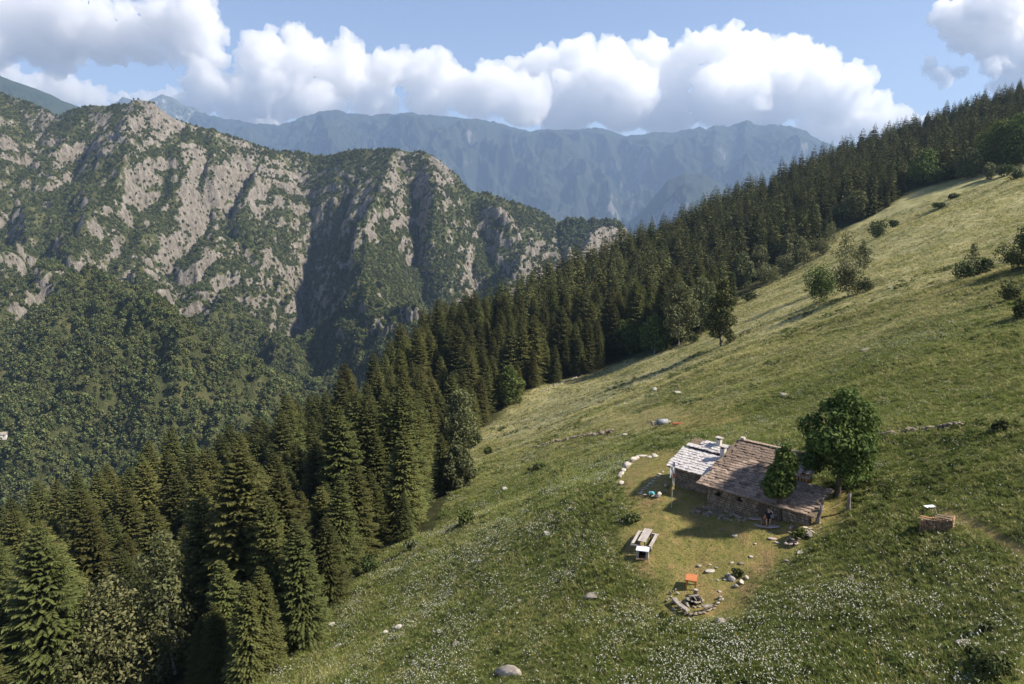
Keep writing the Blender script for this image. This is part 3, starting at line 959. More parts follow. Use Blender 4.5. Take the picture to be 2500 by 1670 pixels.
def broadleaf(name, px, py, H, Rc, label, mat=None, bark=None, group=None, seed=0, n=2600, size=0.34, base=0.25, nl=14, shell=0.5, r0=None, rz=0, at_=None, sq=1.0):
    p = hit(px, py) if at_ is None else at_
    t = empty(name, p, label, 'tree', group, rz)
    lb = lobes_for(H, Rc * 1.22, base * 0.35, seed, nl, sq)
    V, F = limbs(H, lb, r0 or H * 0.018, seed + 1)
    obj('trunk', mesh_np('trunk', V, F, [bark or M_ASHBARK], True), t)
    crown_obj(t, lb, n, size, seed + 2, mat or M_ASH, shell)
    return t

def bush(px, py, W, Hh, label, seed=0, n=700, size=0.28, mat=None, group='bushes on the open slope', at_=None, cat='bush'):
    p = hit(px, py) if at_ is None else at_
    mp = p[1] / ray(px, py)[1] / FOC
    W *= mp; Hh *= mp * 1.05
    r_ = np.random.default_rng(seed)
    lb = []
    for i in range(8):
        a = r_.uniform(0, 6.28); k = r_.uniform(0.1, 0.62)
        rr = r_.uniform(0.3, 0.5)
        lb.append((math.cos(a) * k * W / 2, math.sin(a) * k * W / 2, Hh * r_.uniform(0.25, 0.72), rr * W / 2 * 1.2, rr * W / 2 * 1.2, rr * Hh * 0.75))
    t = empty('bush', p, label, cat, group)
    parts = []
    for i in range(5):
        l = lb[i]
        parts.append(tube([(0, 0, -0.3), (l[0] * 0.4, l[1] * 0.4, l[2] * 0.5), l[:3]], [0.05, 0.035, 0.012], 5))
    V, F = merge(parts)
    obj('stem', mesh_np('stem', V, F, [M_ASHBARK]), t)
    crown_obj(t, lb, n, size, seed + 3, mat or M_BUSH, 0.45, 'foliage')
    return t

# ------------------------------------------------------------------ geometry-nodes scatter
def scatter(name, pts, scl, rot, protos, idx, kind='stuff', label=None, tilt=None):
    """one object whose points carry instances of the prototypes (real geometry everywhere)"""
    me = bpy.data.meshes.new(name)
    pts = np.asarray(pts, np.float32)
    me.vertices.add(len(pts)); me.vertices.foreach_set('co', pts.ravel())
    attr(me, 'scl', scl); attr(me, 'rotz', rot); attr(me, 'pick', idx)
    o = obj(name, me, kind=kind)
    if label: o['label'] = label
    ng = bpy.data.node_groups.new(name, 'GeometryNodeTree')
    ng.interface.new_socket('Geometry', in_out='INPUT', socket_type='NodeSocketGeometry')
    ng.interface.new_socket('Geometry', in_out='OUTPUT', socket_type='NodeSocketGeometry')
    N = ng.nodes; Lk = ng.links
    gi = N.new('NodeGroupInput'); go = N.new('NodeGroupOutput')
    join = N.new('GeometryNodeJoinGeometry')
    def named(nm):
        a = N.new('GeometryNodeInputNamedAttribute'); a.data_type = 'FLOAT'; a.inputs['Name'].default_value = nm
        return a.outputs['Attribute']
    s = named('scl'); rz = named('rotz'); pk = named('pick')
    cx = N.new('ShaderNodeCombineXYZ'); Lk.new(rz, cx.inputs['Z'])
    for k, pme in enumerate(protos):
        po = bpy.data.objects.new(name + '_piece', pme)
        oi = N.new('GeometryNodeObjectInfo'); oi.inputs['Object'].default_value = po; oi.inputs['As Instance'].default_value = True
        cmp_ = N.new('FunctionNodeCompare'); cmp_.data_type = 'FLOAT'; cmp_.operation = 'EQUAL'
        cmp_.inputs['Epsilon'].default_value = 0.4
        Lk.new(pk, cmp_.inputs[0]); cmp_.inputs[1].default_value = float(k)
        ip = N.new('GeometryNodeInstanceOnPoints')
        Lk.new(gi.outputs[0], ip.inputs['Points']); Lk.new(cmp_.outputs[0], ip.inputs['Selection'])
        Lk.new(oi.outputs['Geometry'], ip.inputs['Instance'])
        Lk.new(cx.outputs[0], ip.inputs['Rotation']); Lk.new(s, ip.inputs['Scale'])
        Lk.new(ip.outputs[0], join.inputs[0])
    Lk.new(join.outputs[0], go.inputs[0])
    md = o.modifiers.new('scatter', 'NODES'); md.node_group = ng
    return o

def dart(cand, dmin):
    """keep candidate points that are at least dmin apart (grid hash); dmin may vary"""
    cell = float(np.max(dmin))
    grid = {}
    keep = []
    for i, (x, y) in enumerate(cand):
        cx, cyy = int(x // cell), int(y // cell)
        ok = True
        for a in (-1, 0, 1):
            for b in (-1, 0, 1):
                for j in grid.get((cx + a, cyy + b), ()):
                    if (cand[j][0] - x) ** 2 + (cand[j][1] - y) ** 2 < dmin[i] ** 2:
                        ok = False; break
                if not ok: break
            if not ok: break
        if ok:
            grid.setdefault((cx, cyy), []).append(i); keep.append(i)
    return np.array(keep)

# ------------------------------------------------------------------ broadleaf wood on the opposite face
def lump(seed, n=210):
    lb = lobes_for(1.6, 0.8, 0.05, seed, 7)
    V, F, T = leaf_cloud(lb, n, 0.34, seed, 0.5)
    me = mesh_np('canopy', V, F, [M_CANOPY]); attr(me, 'tip', T)
    return me
_fl = MP.reshape(-1, 3); _rk = MROCK.ravel(); _nz = MN[..., 2].ravel()
_ar = np.linalg.norm(np.cross(np.gradient(MP, axis=1), np.gradient(MP, axis=0)), axis=-1).ravel()
_dn = fbm(_fl[:, 0] / 55, _fl[:, 1] / 55, _fl[:, 2] / 55, octv=4, seed=71)
_low = np.clip((-_fl[:, 2] + 60) / 330, 0, 1)
_w = _ar * np.maximum(0.09, sstep(0.64, 0.32, _rk - 0.34 * _dn - 0.10 * _low)) * (0.4 + 0.6 * np.clip(_low + sstep(-0.3, 0.2, _dn), 0, 1))
_azs = np.arctan2(_fl[:, 0], _fl[:, 1])
_w *= (_azs > R(-41)) & (_azs < R(16))
NT_ = 210000
_i = rng.choice(len(_fl), NT_, p=_w / _w.sum())
_na = MP.shape[1]
_p = _fl[_i].copy()
_j = rng.integers(0, 2, NT_); _k = np.where(_j == 0, 1, _na)
_p2 = _fl[np.clip(_i + _k, 0, len(_fl) - 1)]
_f = rng.random(NT_)[:, None]
_ok = np.linalg.norm(_p2 - _p, axis=1) < 25
_p = np.where(_ok[:, None], _p * (1 - _f) + _p2 * _f, _p)
_s = 2.3 + 3.6 * rng.random(NT_) ** 1.8 * (0.8 + 0.35 * np.clip(_low[_i], 0, 1))
_p[:, 2] -= 0.25 * _s
scatter('mountain_wood', _p, _s, rng.uniform(0, 6.28, NT_), [lump(s) for s in (1, 2, 3, 4)], rng.integers(0, 4, NT_))
# the flat grove on the cliff top at the end of the ridge
_g = rng.uniform(0, 1, 260)
_gx = np.interp(_g, [0, 1], [1285, 1425])
_gp = np.array([pt(a, 512, 1905 + rng.uniform(-55, 25)) for a in _gx])
_gp[:, 2] = mtn_z(_gp[:, 0], _gp[:, 1]) - 1
scatter('cliff_top_grove', _gp, rng.uniform(7, 11, len(_gp)), rng.uniform(0, 6.28, len(_gp)), [lump(8), lump(9)], rng.integers(0, 2, len(_gp)))
# ------------------------------------------------------------------ the fir wood
HF = 21.0
FIRS = [fir_mesh('crown', HF, Rb, 48, 14, 16, 200 + i, M_FIR, slim=sl, wide=0.8, lmax=0.66, thin=0.66, flat=0.75) for i, (Rb, sl) in enumerate([(4.9, 0.66), (4.3, 0.6), (5.4, 0.75), (4.0, 0.58), (4.7, 0.7)])]
FIR_T = [fir_trunk(HF, i) for i in range(2)]
FIRS_FAR = [fir_mesh('fir', HF, Rb, 22, 8, 2, 300 + i, M_FIR, slim=sl, wide=1.35, flat=1.2) for i, (Rb, sl) in enumerate([(4.6, 0.72), (4.1, 0.68), (5.2, 0.8), (3.8, 0.64)])]

cand = []
nC = 60000
ca = rng.uniform(R(-42), R(41), nC); 
crr = np.sqrt(rng.random(nC)) * 930 
cx = crr * np.sin(ca); cyy = crr * np.cos(ca)
rs_ = np.interp(ca, _sky_az, _sky_r)
wm = wood_mask(cx, cyy)
gap = fbm(cx / 30, cyy / 30, octv=2, seed=80)
ok = (wm > 1.0) & (crr < rs_ + 25) & (crr > 45) & (gap > -0.75)
cx, cyy, crr, wm = cx[ok], cyy[ok], crr[ok], wm[ok]
# trees along the very edge first, so that the front stands closed
pref = []
for a, b in zip(EDGE[:-1], EDGE[1:]):
    L = np.hypot(*(b - a)[:2]); k = max(1, int(L / 5.2))
    nrm = np.array([-(b - a)[1], (b - a)[0]]) / L
    for i in range(k):
        q = a[:2] + (b - a)[:2] * (i + rng.uniform(0.1, 0.9)) / k + nrm * rng.uniform(0.8, 4.0)
        pref.append(q)
for px_, py_ in ((735, 1440), (700, 1475), (668, 1512), (640, 1560), (590, 1545), (560, 1600), (700, 1420), (640, 1470), (760, 1380), (780, 1330), (825, 1290)):
    q = hit(px_, py_)
    if q is not None: pref.insert(0, q[:2])
pref = np.array(pref)
CX = np.concatenate([pref[:, 0], cx]); CY = np.concatenate([pref[:, 1], cyy])
CR = np.hypot(CX, CY)
# clearings where the pale broadleaf trees stand: (px, py, radius m)
BL = [  # name, px, py, height, crown radius, label, material, bark, n leaves, crown base
    ('birch_tree', 300, 1640, 240, 85, 'pale birch with a white forked trunk at the bottom left edge of the picture', 'b', 'p', 5200, 0.15),
    ('birch_tree', 402, 1545, 300, 55, 'slim birch with a bare white trunk standing among the near firs', 'b', 'p', 2400, 0.30),
    ('birch_tree', 1056, 1035, 150, 42, 'broad pale green birch at the corner where the meadow meets the firs', 'b', 'p', 4200, 0.10),
    ('birch_tree', 1052, 1125, 110, 32, 'grey green birch in front of the broad pale one at the wood corner', 'b', 'p', 3000, 0.10),
    ('round_tree', 1168, 928, 95, 29, 'round fresh green tree beside the dark firs at the far left end of the meadow', 'a', 'a', 3400, 0.08),
    ('birch_tree', 1556, 792, 145, 36, 'tall grey green birch with a reddish bare trunk at the wood edge', 'b', 'p', 4200, 0.18),
    ('birch_tree', 1604, 770, 135, 34, 'tall grey green birch just right of the one with the reddish trunk', 'b', 'p', 3600, 0.25),
    ('larch_tree', 1652, 793, 150, 28, 'lone larch on a dark trunk standing out from the wood edge', 'l', 'a', 3800, 0.16),
    ('birch_tree', 1500, 812, 95, 33, 'dark broadleaf tree on a thin leaning trunk under the firs', 'a', 'p', 2600, 0.2),
    ('birch_tree', 1440, 815, 85, 36, 'dark rounded tree at the foot of the firs left of the leaning trunk', 'a', 'a', 2600, 0.1),
    ('round_tree', 2282, 392, 95, 42, 'large domed beech at the top edge of the meadow near the right side', 'a', 'a', 4200, 0.06),
    ('round_tree', 2345, 378, 100, 40, 'large domed beech cut by the right edge of the picture', 'a', 'a', 4200, 0.08),
    ('birch_tree', 2215, 412, 60, 21, 'olive green tree left of the two domed beeches', 'b', 'a', 1800, 0.06),
    ('round_tree', 2120, 424, 70, 27, 'dark broadleaf tree at the upper wood edge between firs', 'a', 'a', 2000, 0.06),
    ('birch_tree', 1960, 508, 65, 24, 'yellow green broadleaf tree in front of the dark firs above the meadow', 'b', 'a', 1900, 0.06),
    ('birch_tree', 1700, 660, 80, 20, 'light grey green tree rising behind the shrubs at the wood edge', 'b', 'a', 2000, 0.06),
    ('birch_tree', 1738, 640, 75, 20, 'light green tree right of the grey green one behind the shrubs', 'b', 'a', 1800, 0.06),
    ('birch_tree', 1800, 615, 75, 17, 'slender pale tree above the row of shrubs on the wood edge', 'b', 'a', 1700, 0.06),
    ('birch_tree', 1830, 600, 55, 16, 'short pale tree right of the slender one above the shrub row', 'b', 'a', 1500, 0.06),
]
BLP = [hit(b[1], b[2]) if b[2] < 1600 else None for b in BL]
d0 = ray(300, 1640); BLP[0] = np.array([-42.0, 66.0, sz(-42.0, 66.0)])
BL = [(b[0], b[1], b[2], b[3] * m_, b[4] * m_) + b[5:] for b, m_ in ((b, np.linalg.norm(p) * 0.985 / FOC) for b, p in zip(BL, BLP))]
clear = np.ones(len(CX), bool)
for b, p in zip(BL, BLP):
    if p is None: continue
    # nothing may stand on it or just in front of it
    dx, dy = CX - p[0], CY - p[1]
    r = np.hypot(p[0], p[1]); ux, uy = p[0] / r, p[1] / r
    along = dx * ux + dy * uy; across = np.abs(dx * uy - dy * ux)
    clear &= ~((across < b[4] * 1.05 + np.where(along < 0, 3.2, 0)) & (along < b[4]) & (along > (-60 if b[1] > 900 or b[1] < 350 else -26)))
_ex = [q for q in (hit(*p) for p in ((505, 1562), (540, 1535), (572, 1562), (470, 1566), (610, 1540))) if q is not None]
CX = np.concatenate([[q[0] for q in _ex], CX[clear]]); CY = np.concatenate([[q[1] for q in _ex], CY[clear]]); CR = np.hypot(CX, CY)
dm = np.interp(CR, [60, 150, 400, 900], [4.1, 4.4, 6.0, 7.4]) * rng.uniform(0.8, 1.25, len(CX)); dm[:len(_ex)] = 0.5
kp = dart(np.stack([CX, CY], -1), dm)
CX, CY, CR = CX[kp], CY[kp], CR[kp]
CZ = slope_z(CX, CY)
WM = wood_mask(CX, CY)
HS = rng.normal(0.98, 0.21, len(CX)).clip(0.45, 1.34) * np.where(WM < 6, rng.uniform(0.62, 1.0, len(CX)), 1.0)
HS *= np.interp(CR, [80, 150, 260], [0.84, 0.88, 1.0])
# which show largest: inside the frame, nearest
HS[:len(_ex)] = [0.42, 0.6, 0.5, 0.36, 0.55][:len(_ex)]
PXs = 1173.5 + FOC * CX / (CY * math.cos(PITCH) - (CZ + 12) * math.sin(PITCH))
inview = (PXs > -40) & (PXs < 2390)
order = np.lexsort((CR, ~inview))
single = order[:300]
rest = order[300:]
print('firs', len(CX), 'single', len(single), 'to', CR[single].max())

def size_word(i):
    h = HS[i] * HF
    return 'short' if h < 15 else 'mid-sized' if h < 19 else 'tall' if h < 23 else 'towering'
def nth(k):
    return f"{k}{'th' if 10 <= k % 100 <= 20 else {1: 'st', 2: 'nd', 3: 'rd'}.get(k % 10, 'th')}"
PTOP = 784 - FOC * ((CZ + HS * HF) * math.cos(PITCH) + CY * math.sin(PITCH)) / (CY * math.cos(PITCH) - (CZ + HS * HF) * math.sin(PITCH))
# a tip stands clear when no other tree rises behind it
clear_tip = np.array([not np.any((np.abs(PXs - PXs[i]) < 14) & (PTOP < PTOP[i] + 4) & (np.arange(len(CX)) != i)) for i in single])
LAB = {}
front = sorted([i for i in single if WM[i] < 4.8], key=lambda i: PXs[i])
for k, i in enumerate(front): LAB[i] = f'{size_word(i)} dark fir in the front row along the meadow, {nth(k + 1)} from the lower left end'
skyl = sorted([i for i, c in zip(single, clear_tip) if c and i not in LAB], key=lambda i: PXs[i])
for k, i in enumerate(skyl): LAB[i] = f'{size_word(i)} fir whose tip stands out against the far side, {nth(k + 1)} from the left'
def fir_label(i):
    if i in LAB: return LAB[i]
    w = 'behind the birches at the lower left' if PXs[i] < 420 else 'in the thick of the near wood' if PXs[i] < 800 else 'in the wood above the lower meadow corner' if PXs[i] < 1100 else 'in the wood left of the meadow tongue'
    return f'{size_word(i)} dark fir among others of its height, {w}'
FIR_OBS = []
for i in single:
    k = int(rng.integers(0, 5))
    t = empty('fir_tree', (CX[i], CY[i], CZ[i]), fir_label(i), 'tree', 'firs of the wood', float(rng.uniform(0, 6.28)))
    t['group'] = 'firs of the front row' if i in LAB and 'front' in LAB[i] else 'firs against the far side' if i in LAB else 'firs inside the wood'
    t.scale = (HS[i] * rng.uniform(0.9, 1.12),) * 2 + (HS[i],)
    t.rotation_euler = (float(rng.normal(0, 0.02)), float(rng.normal(0, 0.02)), t.rotation_euler[2])
    obj('crown', FIRS[k], t)
    obj('trunk', FIR_T[k % 2], t)
    FIR_OBS.append((t, PXs[i], CR[i]))
if len(rest):
    scatter('fir_wood', np.stack([CX, CY, CZ], -1)[rest], HS[rest], rng.uniform(0, 6.28, len(rest)), FIRS_FAR + [FIRS[1], FIRS[3]],
            np.where(CR[rest] < 330, rng.integers(4, 6, len(rest)), rng.integers(0, 4, len(rest))))

M_LARCH = needle_mat('larch_needles', (0.040, 0.054, 0.016), (0.100, 0.112, 0.038), 0.2, 0.2)
_mm = {'b': M_BIRCH, 'a': M_ASH, 'l': M_LARCH}
_bk = {'p': M_PALEBARK, 'a': M_ASHBARK}
for q, (b, p) in enumerate(zip(BL, BLP)):
    if p is None: print('no ground', b[:3]); continue
    dist = np.hypot(p[0], p[1])
    broadleaf(b[0], 0, 0, b[3], b[4], b[5], _mm[b[6]], _bk[b[7]], seed=400 + q * 7, n=int(b[8] * (1.35 if dist > 140 else 2.1)), size=0.20 + dist / 520, base=b[9], at_=p, nl=16,
              r0=0.16 if b[0] == 'birch_tree' else 0.24)

# unseen firs added outside the right side of the frame to shade the meadow
for q, (x, y, hs) in enumerate([(60, 12, 1.0), (66, 20, 1.1), (72, 28, 1.0), (63, 33, 0.9), (76, 36, 1.1), (70, 45, 0.9), (82, 24, 1.05), (84, 48, 0.95), (104, 116, 0.55), (108, 123, 0.7), (115, 117, 0.75), (113, 131, 0.7), (120, 127, 0.85), (122, 140, 0.75), (128, 136, 0.9)]):
    k = q % 5
    t = empty('fir_tree', (x, y, sz(x, y)), 'unseen fir added right of the pictured meadow to shade it', 'tree', 'shading firs added outside the right edge', q * 1.3)
    t.scale = (hs, hs, hs)
    obj('crown', FIRS[k], t); obj('trunk', FIR_T[k % 2], t)
# ================================================================== THE STONE HUT
def Z1(x, y): return ((1480 + x / 3.6123) * 0.9388, (1030 + y / 3.6123) * 0.9389)
def Z2(x, y): return ((1480 + x / 3.6123) * 0.9388, (1250 + y / 3.6123) * 0.9389)
def Z3(x, y): return ((1500 + x / 8.711) * 0.9388, (1080 + y / 8.711) * 0.9389)
def Z4(x, y): return ((1530 + x / 13.07) * 0.9388, (1270 + y / 13.07) * 0.9389)
def Z5(x, y): return ((1600 + x / 9.8) * 0.9388, (1380 + y / 9.8) * 0.9389)
def Z6(x, y): return ((1860 + x / 13.07) * 0.9388, (1260 + y / 13.07) * 0.9389)
def Z7(x, y): return ((700 + x / 2.751) * 0.9388, (1100 + y / 2.751) * 0.9389)
def Z8(x, y): return ((2000 + x / 3.016) * 0.9388, (1150 + y / 3.016) * 0.9389)

M_SLAB = plain('roof_slab_stone', (0.125, 0.090, 0.070), (0.30, 0.235, 0.19), 5, bump=0.5, dist=0.02, rnd=0.8, spec=0.1)
M_SLAB_SKYLIT = plain('skylit_roof_slab_stone', (0.25, 0.23, 0.225), (0.50, 0.48, 0.48), 4, bump=0.5, dist=0.02, rnd=0.7, rough=0.7)  # sky glare on the wing roof is put into this paler slab colour
M_WALL = plain('wall_mortar', (0.045, 0.036, 0.028), (0.10, 0.08, 0.06), 5)
M_STONE = plain('wall_stone', (0.11, 0.088, 0.07), (0.30, 0.25, 0.20), 2.2, bump=0.5, dist=0.03)
M_ROCK = plain('lichened_rock', (0.14, 0.12, 0.10), (0.34, 0.305, 0.27), 2.4, bump=0.8, dist=0.05, rnd=0.25)
M_PALEROCK = plain('bleached_rock', (0.26, 0.235, 0.21), (0.48, 0.445, 0.40), 3, bump=0.6, dist=0.04, rnd=0.2)
M_FLAG = plain('flagstone', (0.26, 0.21, 0.19), (0.42, 0.36, 0.33), 3, bump=0.4, dist=0.02, rnd=0.2)
M_WOOD = plain('weathered_wood', (0.10, 0.075, 0.05), (0.20, 0.155, 0.11), 6, stretch=(1, 1, 0.25))
M_TIMBER = plain('larch_timber', (0.20, 0.11, 0.045), (0.36, 0.21, 0.09), 6, stretch=(1, 1, 0.2))
M_GREYWOOD = plain('silvered_wood', (0.24, 0.215, 0.20), (0.42, 0.39, 0.37), 5, stretch=(0.2, 1, 1), rnd=0.15)
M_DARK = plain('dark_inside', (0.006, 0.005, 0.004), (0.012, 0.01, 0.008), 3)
M_MORTAR = plain('pale_mortar', (0.40, 0.37, 0.34), (0.58, 0.55, 0.52), 5)

class MB:
    """gathers boxes, tubes and other pieces into one mesh"""
    def __init__(s): s.p = []; s.mi = []
    def add(s, V, F, m=0):
        s.p.append((np.asarray(V, float), [tuple(f) for f in F])); s.mi += [m] * len(F); return s
    def box(s, c, size, rz=0.0, m=0, tilt=0.0, jit=0.0, ax=(1, 0)):
        x, y, z = np.array(size) / 2
        V = np.array([(-x, -y, -z), (x, -y, -z), (x, y, -z), (-x, y, -z), (-x, -y, z), (x, -y, z), (x, y, z), (-x, y, z)])
        if jit: V = V + rng.uniform(-jit, jit, V.shape)
        if tilt: 
            c_, s_ = math.cos(tilt), math.sin(tilt)
            V = V @ np.array([[1, 0, 0], [0, c_, s_], [0, -s_, c_]])
        c_, s_ = math.cos(rz), math.sin(rz)
        V = V @ np.array([[c_, s_, 0], [-s_, c_, 0], [0, 0, 1]]) + np.array(c)
        return s.add(V, [(0, 3, 2, 1), (4, 5, 6, 7), (0, 1, 5, 4), (1, 2, 6, 5), (2, 3, 7, 6), (3, 0, 4, 7)], m)
    def tube(s, pts, rad, sides=6, m=0):
        V, F = tube(pts, rad if hasattr(rad, '__len__') else [rad] * len(pts), sides)
        return s.add(V, F, m)
    def build(s, name, mats, parent=None, smooth=False, **kw):
        V, F, n = [], [], 0
        for v, f in s.p:
            V.append(v); F += [tuple(i + n for i in q) for q in f]; n += len(v)
        me = bpy.data.meshes.new(name)
        me.from_pydata(np.concatenate(V).tolist(), [], F)
        for m in (mats if isinstance(mats, (list, tuple)) else [mats]): me.materials.append(m)
        me.polygons.foreach_set('material_index', s.mi)
        if smooth: me.polygons.foreach_set('use_smooth', [True] * len(F))
        me.update()
        return obj(name, me, parent, **kw)

HA = np.array([0.72223511, -0.69164763]); HB = np.array([0.69164763, 0.72223511])
HO = np.array([16.4168, 56.4743]); HZ = -22.5
HRZ = math.atan2(HA[1], HA[0])
def hw(s, d, z):
    q = HO + HA * s + HB * d
    return (q[0], q[1], z)
hut = empty('stone_hut', hw(4, 3, -24.5), 'long low stone hut with wide stone slab roofs on the mown terrace', 'hut')
HL = np.array(hut.location)
# everything of the hut is written in hut coordinates: s along the eave, d towards the back, z
def hl(s, d, z):
    return np.array(hw(s, d, z)) - HL
PK = 0.36
def roof_z(s, d): return HZ + PK * d

def wall_block(name, s0, s1, d0, d1, zb, zt, parent):
    """solid wall panel between two corners with a sloped or level top; zt = (top at corner 0, top at corner 1)"""
    mb = MB()
    th = 0.45
    p0 = np.array([s0, d0]); p1 = np.array([s1, d1]); u = (p1 - p0) / np.linalg.norm(p1 - p0); w = np.array([-u[1], u[0]]) * th
    V = []
    for q in (p0, p1, p1 + w, p0 + w): V.append(hl(q[0], q[1], zb))
    for q, z in zip((p0, p1, p1 + w, p0 + w), (zt[0], zt[1], zt[1], zt[0])): V.append(hl(q[0], q[1], z))
    mb.add(V, [(0, 3, 2, 1), (4, 5, 6, 7), (0, 1, 5, 4), (1, 2, 6, 5), (2, 3, 7, 6), (3, 0, 4, 7)])
    w_ob = mb.build(name, M_WALL, parent)
    # the stones of its outer face, proud of the mortar
    st = MB()
    L = np.linalg.norm(p1 - p0); nrm = -np.array([-u[1], u[0]])
    z = zb
    while z < max(zt):
        hgt = rng.uniform(0.13, 0.26); x = rng.uniform(-0.2, 0)
        while x < L:
            wd = rng.uniform(0.18, 0.62)
            x0, x1 = max(x, 0.0) + 0.012, min(x + wd, L) - 0.012
            top = zt[0] + (zt[1] - zt[0]) * ((x0 + x1) / 2 / L) - 0.04
            z1 = min(z + hgt - 0.02, top)
            if x1 - x0 > 0.07 and z1 - z > 0.06 and not any(a < (x0 + x1) / 2 < b and c < (z + z1) / 2 < e for a, b, c, e in HOLES.get(name, ())):
                pr = rng.uniform(0.015, 0.075)
                vv = []
                for off, ins in ((-0.03, 0.0), (pr, 0.03)):
                    for xx, z_ in ((x0 + ins, z + ins), (x1 - ins, z + ins), (x1 - ins, z1 - ins), (x0 + ins, z1 - ins)):
                        j = rng.uniform(-0.018, 0.018, 2)
                        q = p0 + u * (xx + j[0]) + nrm * off
                        vv.append(hl(q[0], q[1], z_ + j[1]))
                st.add(vv, [(4, 5, 6, 7), (0, 1, 5, 4), (1, 2, 6, 5), (2, 3, 7, 6), (3, 0, 4, 7)])
            x += wd
        z += hgt
    if st.p: st.build('stones', M_STONE, w_ob, kind='stuff')
    return w_ob
HOLES = {}
ZB = -26.2
# walls: front of main house (door and two slots), its left gable, right gable, back, annex, left wing
HOLES['wall'] = [(4.55, 5.45, -25.5, -22.7), (0.75, 1.25, -23.4, -22.95), (2.75, 3.3, -23.3, -22.85)]
front = wall_block('wall', 0.45, 6.3, 0.5, 0.5, ZB, (roof_z(0, .5) - .06,) * 2, hut)
HOLES['wall'] = []
wall_block('wall', 0.45, 0.45, 6.5, 0.95, ZB, (roof_z(0, 6.5) - .06, roof_z(0, .95) - .06), hut)
wall_block('wall', 6.3, 9.25, 0.5, 0.5, ZB, (roof_z(0, .5) - .06,) * 2, hut)
wall_block('wall', 9.25, 9.25, 0.95, 3.2, ZB, (roof_z(0, .95) - .06, roof_z(0, 3.2) - .06), hut)
wall_block('wall', 9.25, 6.35, 3.2, 3.2, ZB, (roof_z(0, 2.7) - .06,) * 2, hut)
wall_block('wall', 6.3, 6.3, 3.3, 6.05, ZB, (roof_z(0, 3.3) - .06, roof_z(0, 6.05) - .06), hut)
wall_block('wall', 6.3, 0.45, 6.5, 6.5, ZB, (roof_z(0, 6.05) - .06,) * 2, hut)
WZ = -22.45                                        # eave of the left wing
def wing_z(d): return WZ + 0.34 * (d - 1.95)
wall_block('wall', -4.0, 0.4, 2.4, 2.4, -27.2, (wing_z(2.4) - .06,) * 2, hut)
wall_block('wall', -4.0, -4.0, 6.3, 2.85, -27.2, (wing_z(6.3) - .06, wing_z(2.85) - .06), hut)
wall_block('wall', 0.4, -4.0, 6.75, 6.75, ZB, (wing_z(6.3) - .06,) * 2, hut)
# doorway, slots
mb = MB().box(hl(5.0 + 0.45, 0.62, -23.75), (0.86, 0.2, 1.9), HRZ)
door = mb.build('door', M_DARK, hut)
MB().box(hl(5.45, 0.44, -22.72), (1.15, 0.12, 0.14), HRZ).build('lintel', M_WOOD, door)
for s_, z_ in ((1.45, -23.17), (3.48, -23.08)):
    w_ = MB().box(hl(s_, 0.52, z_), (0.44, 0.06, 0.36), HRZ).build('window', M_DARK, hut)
    MB().box(hl(s_, 0.42, z_ - 0.22), (0.6, 0.14, 0.07), HRZ).build('sill', M_STONE, w_)

# ---- roofs of overlapping stone slabs
def slab_mesh(seed, w=0.47, l=0.56, th=0.075):
    r_ = np.random.default_rng(seed)
    n = 6
    base = np.array([(-.5, -.42), (-.12, -.52), (.30, -.48), (.5, -.36), (.48, .5), (-.48, .5)])
    base = base * [w, l] + r_.uniform(-0.035, 0.035, (n, 2))
    V = np.concatenate([np.c_[base * 1.02, np.full(n, -th)], np.c_[base, r_.uniform(-0.006, 0.008, n)]])
    F = [tuple(range(n, 2 * n)), tuple(range(n - 1, -1, -1))] + [(i, (i + 1) % n, n + (i + 1) % n, n + i) for i in range(n)]
    me = bpy.data.meshes.new('slab'); me.from_pydata(V.tolist(), [], F); me.update()
    return me
SLABS = [slab_mesh(s) for s in range(7)]
SLABS_P = [m.copy() for m in SLABS]
for m in SLABS: m.materials.append(M_SLAB)
for m in SLABS_P: m.materials.append(M_SLAB_SKYLIT)
slab_jobs = []      # (distance to camera, roof object, mesh, matrix)
def slab_roof(name, outline, zfun, pitch, pale, parent, row=0.33, s_rng=(0, 1), d_rng=(0, 1), tint=None):
    """outline(s, d) -> bool; boards underneath, slabs on top"""
    s0, s1 = s_rng; d0, d1 = d_rng
    mb = MB()
    V = [hl(s, d, zfun(d) - 0.10 - o) for o in (0.0, 0.07) for s, d in ((s0 + .04, d0 + .04), (s1 - .04, d0 + .04), (s1 - .04, d1), (s0 + .04, d1))]
    mb.add(V, [(0, 1, 2, 3), (7, 6, 5, 4), (0, 4, 5, 1), (1, 5, 6, 2), (2, 6, 7, 3), (3, 7, 4, 0)])
    rf = mb.build(name, M_WOOD, parent)
    ang = math.atan(pitch)
    d = d0 + 0.18
    r = 0
    while d < d1 + 0.02:
        x = s0 - rng.uniform(0, .25)
        while x < s1:
            w = rng.uniform(0.30, 0.60)
            c = x + w / 2
            if outline(c, d) and c < s1 + 0.05:
                k = int(rng.integers(0, 7))
                sc = Matrix.Diagonal((w / 0.45, rng.uniform(0.85, 1.15), rng.uniform(0.7, 1.5), 1))
                rot = Matrix.Rotation(HRZ + rng.normal(0, 0.06), 4, 'Z') @ Matrix.Rotation(ang - 0.12 + rng.normal(0, 0.035), 4, 'X') @ Matrix.Rotation(rng.normal(0, 0.04), 4, 'Y')
                p = hl(c, d + rng.normal(0, 0.03), zfun(d) + rng.uniform(-0.012, 0.018))
                if outline(c, d) == 2: pl = True
                else: pl = pale
                slab_jobs.append((np.linalg.norm(p + HL), rf, (SLABS_P if pl else SLABS)[k], Matrix.Translation(p) @ rot @ sc))
            x += w * 0.94
        d += row * rng.uniform(0.9, 1.1); r += 1
    return rf
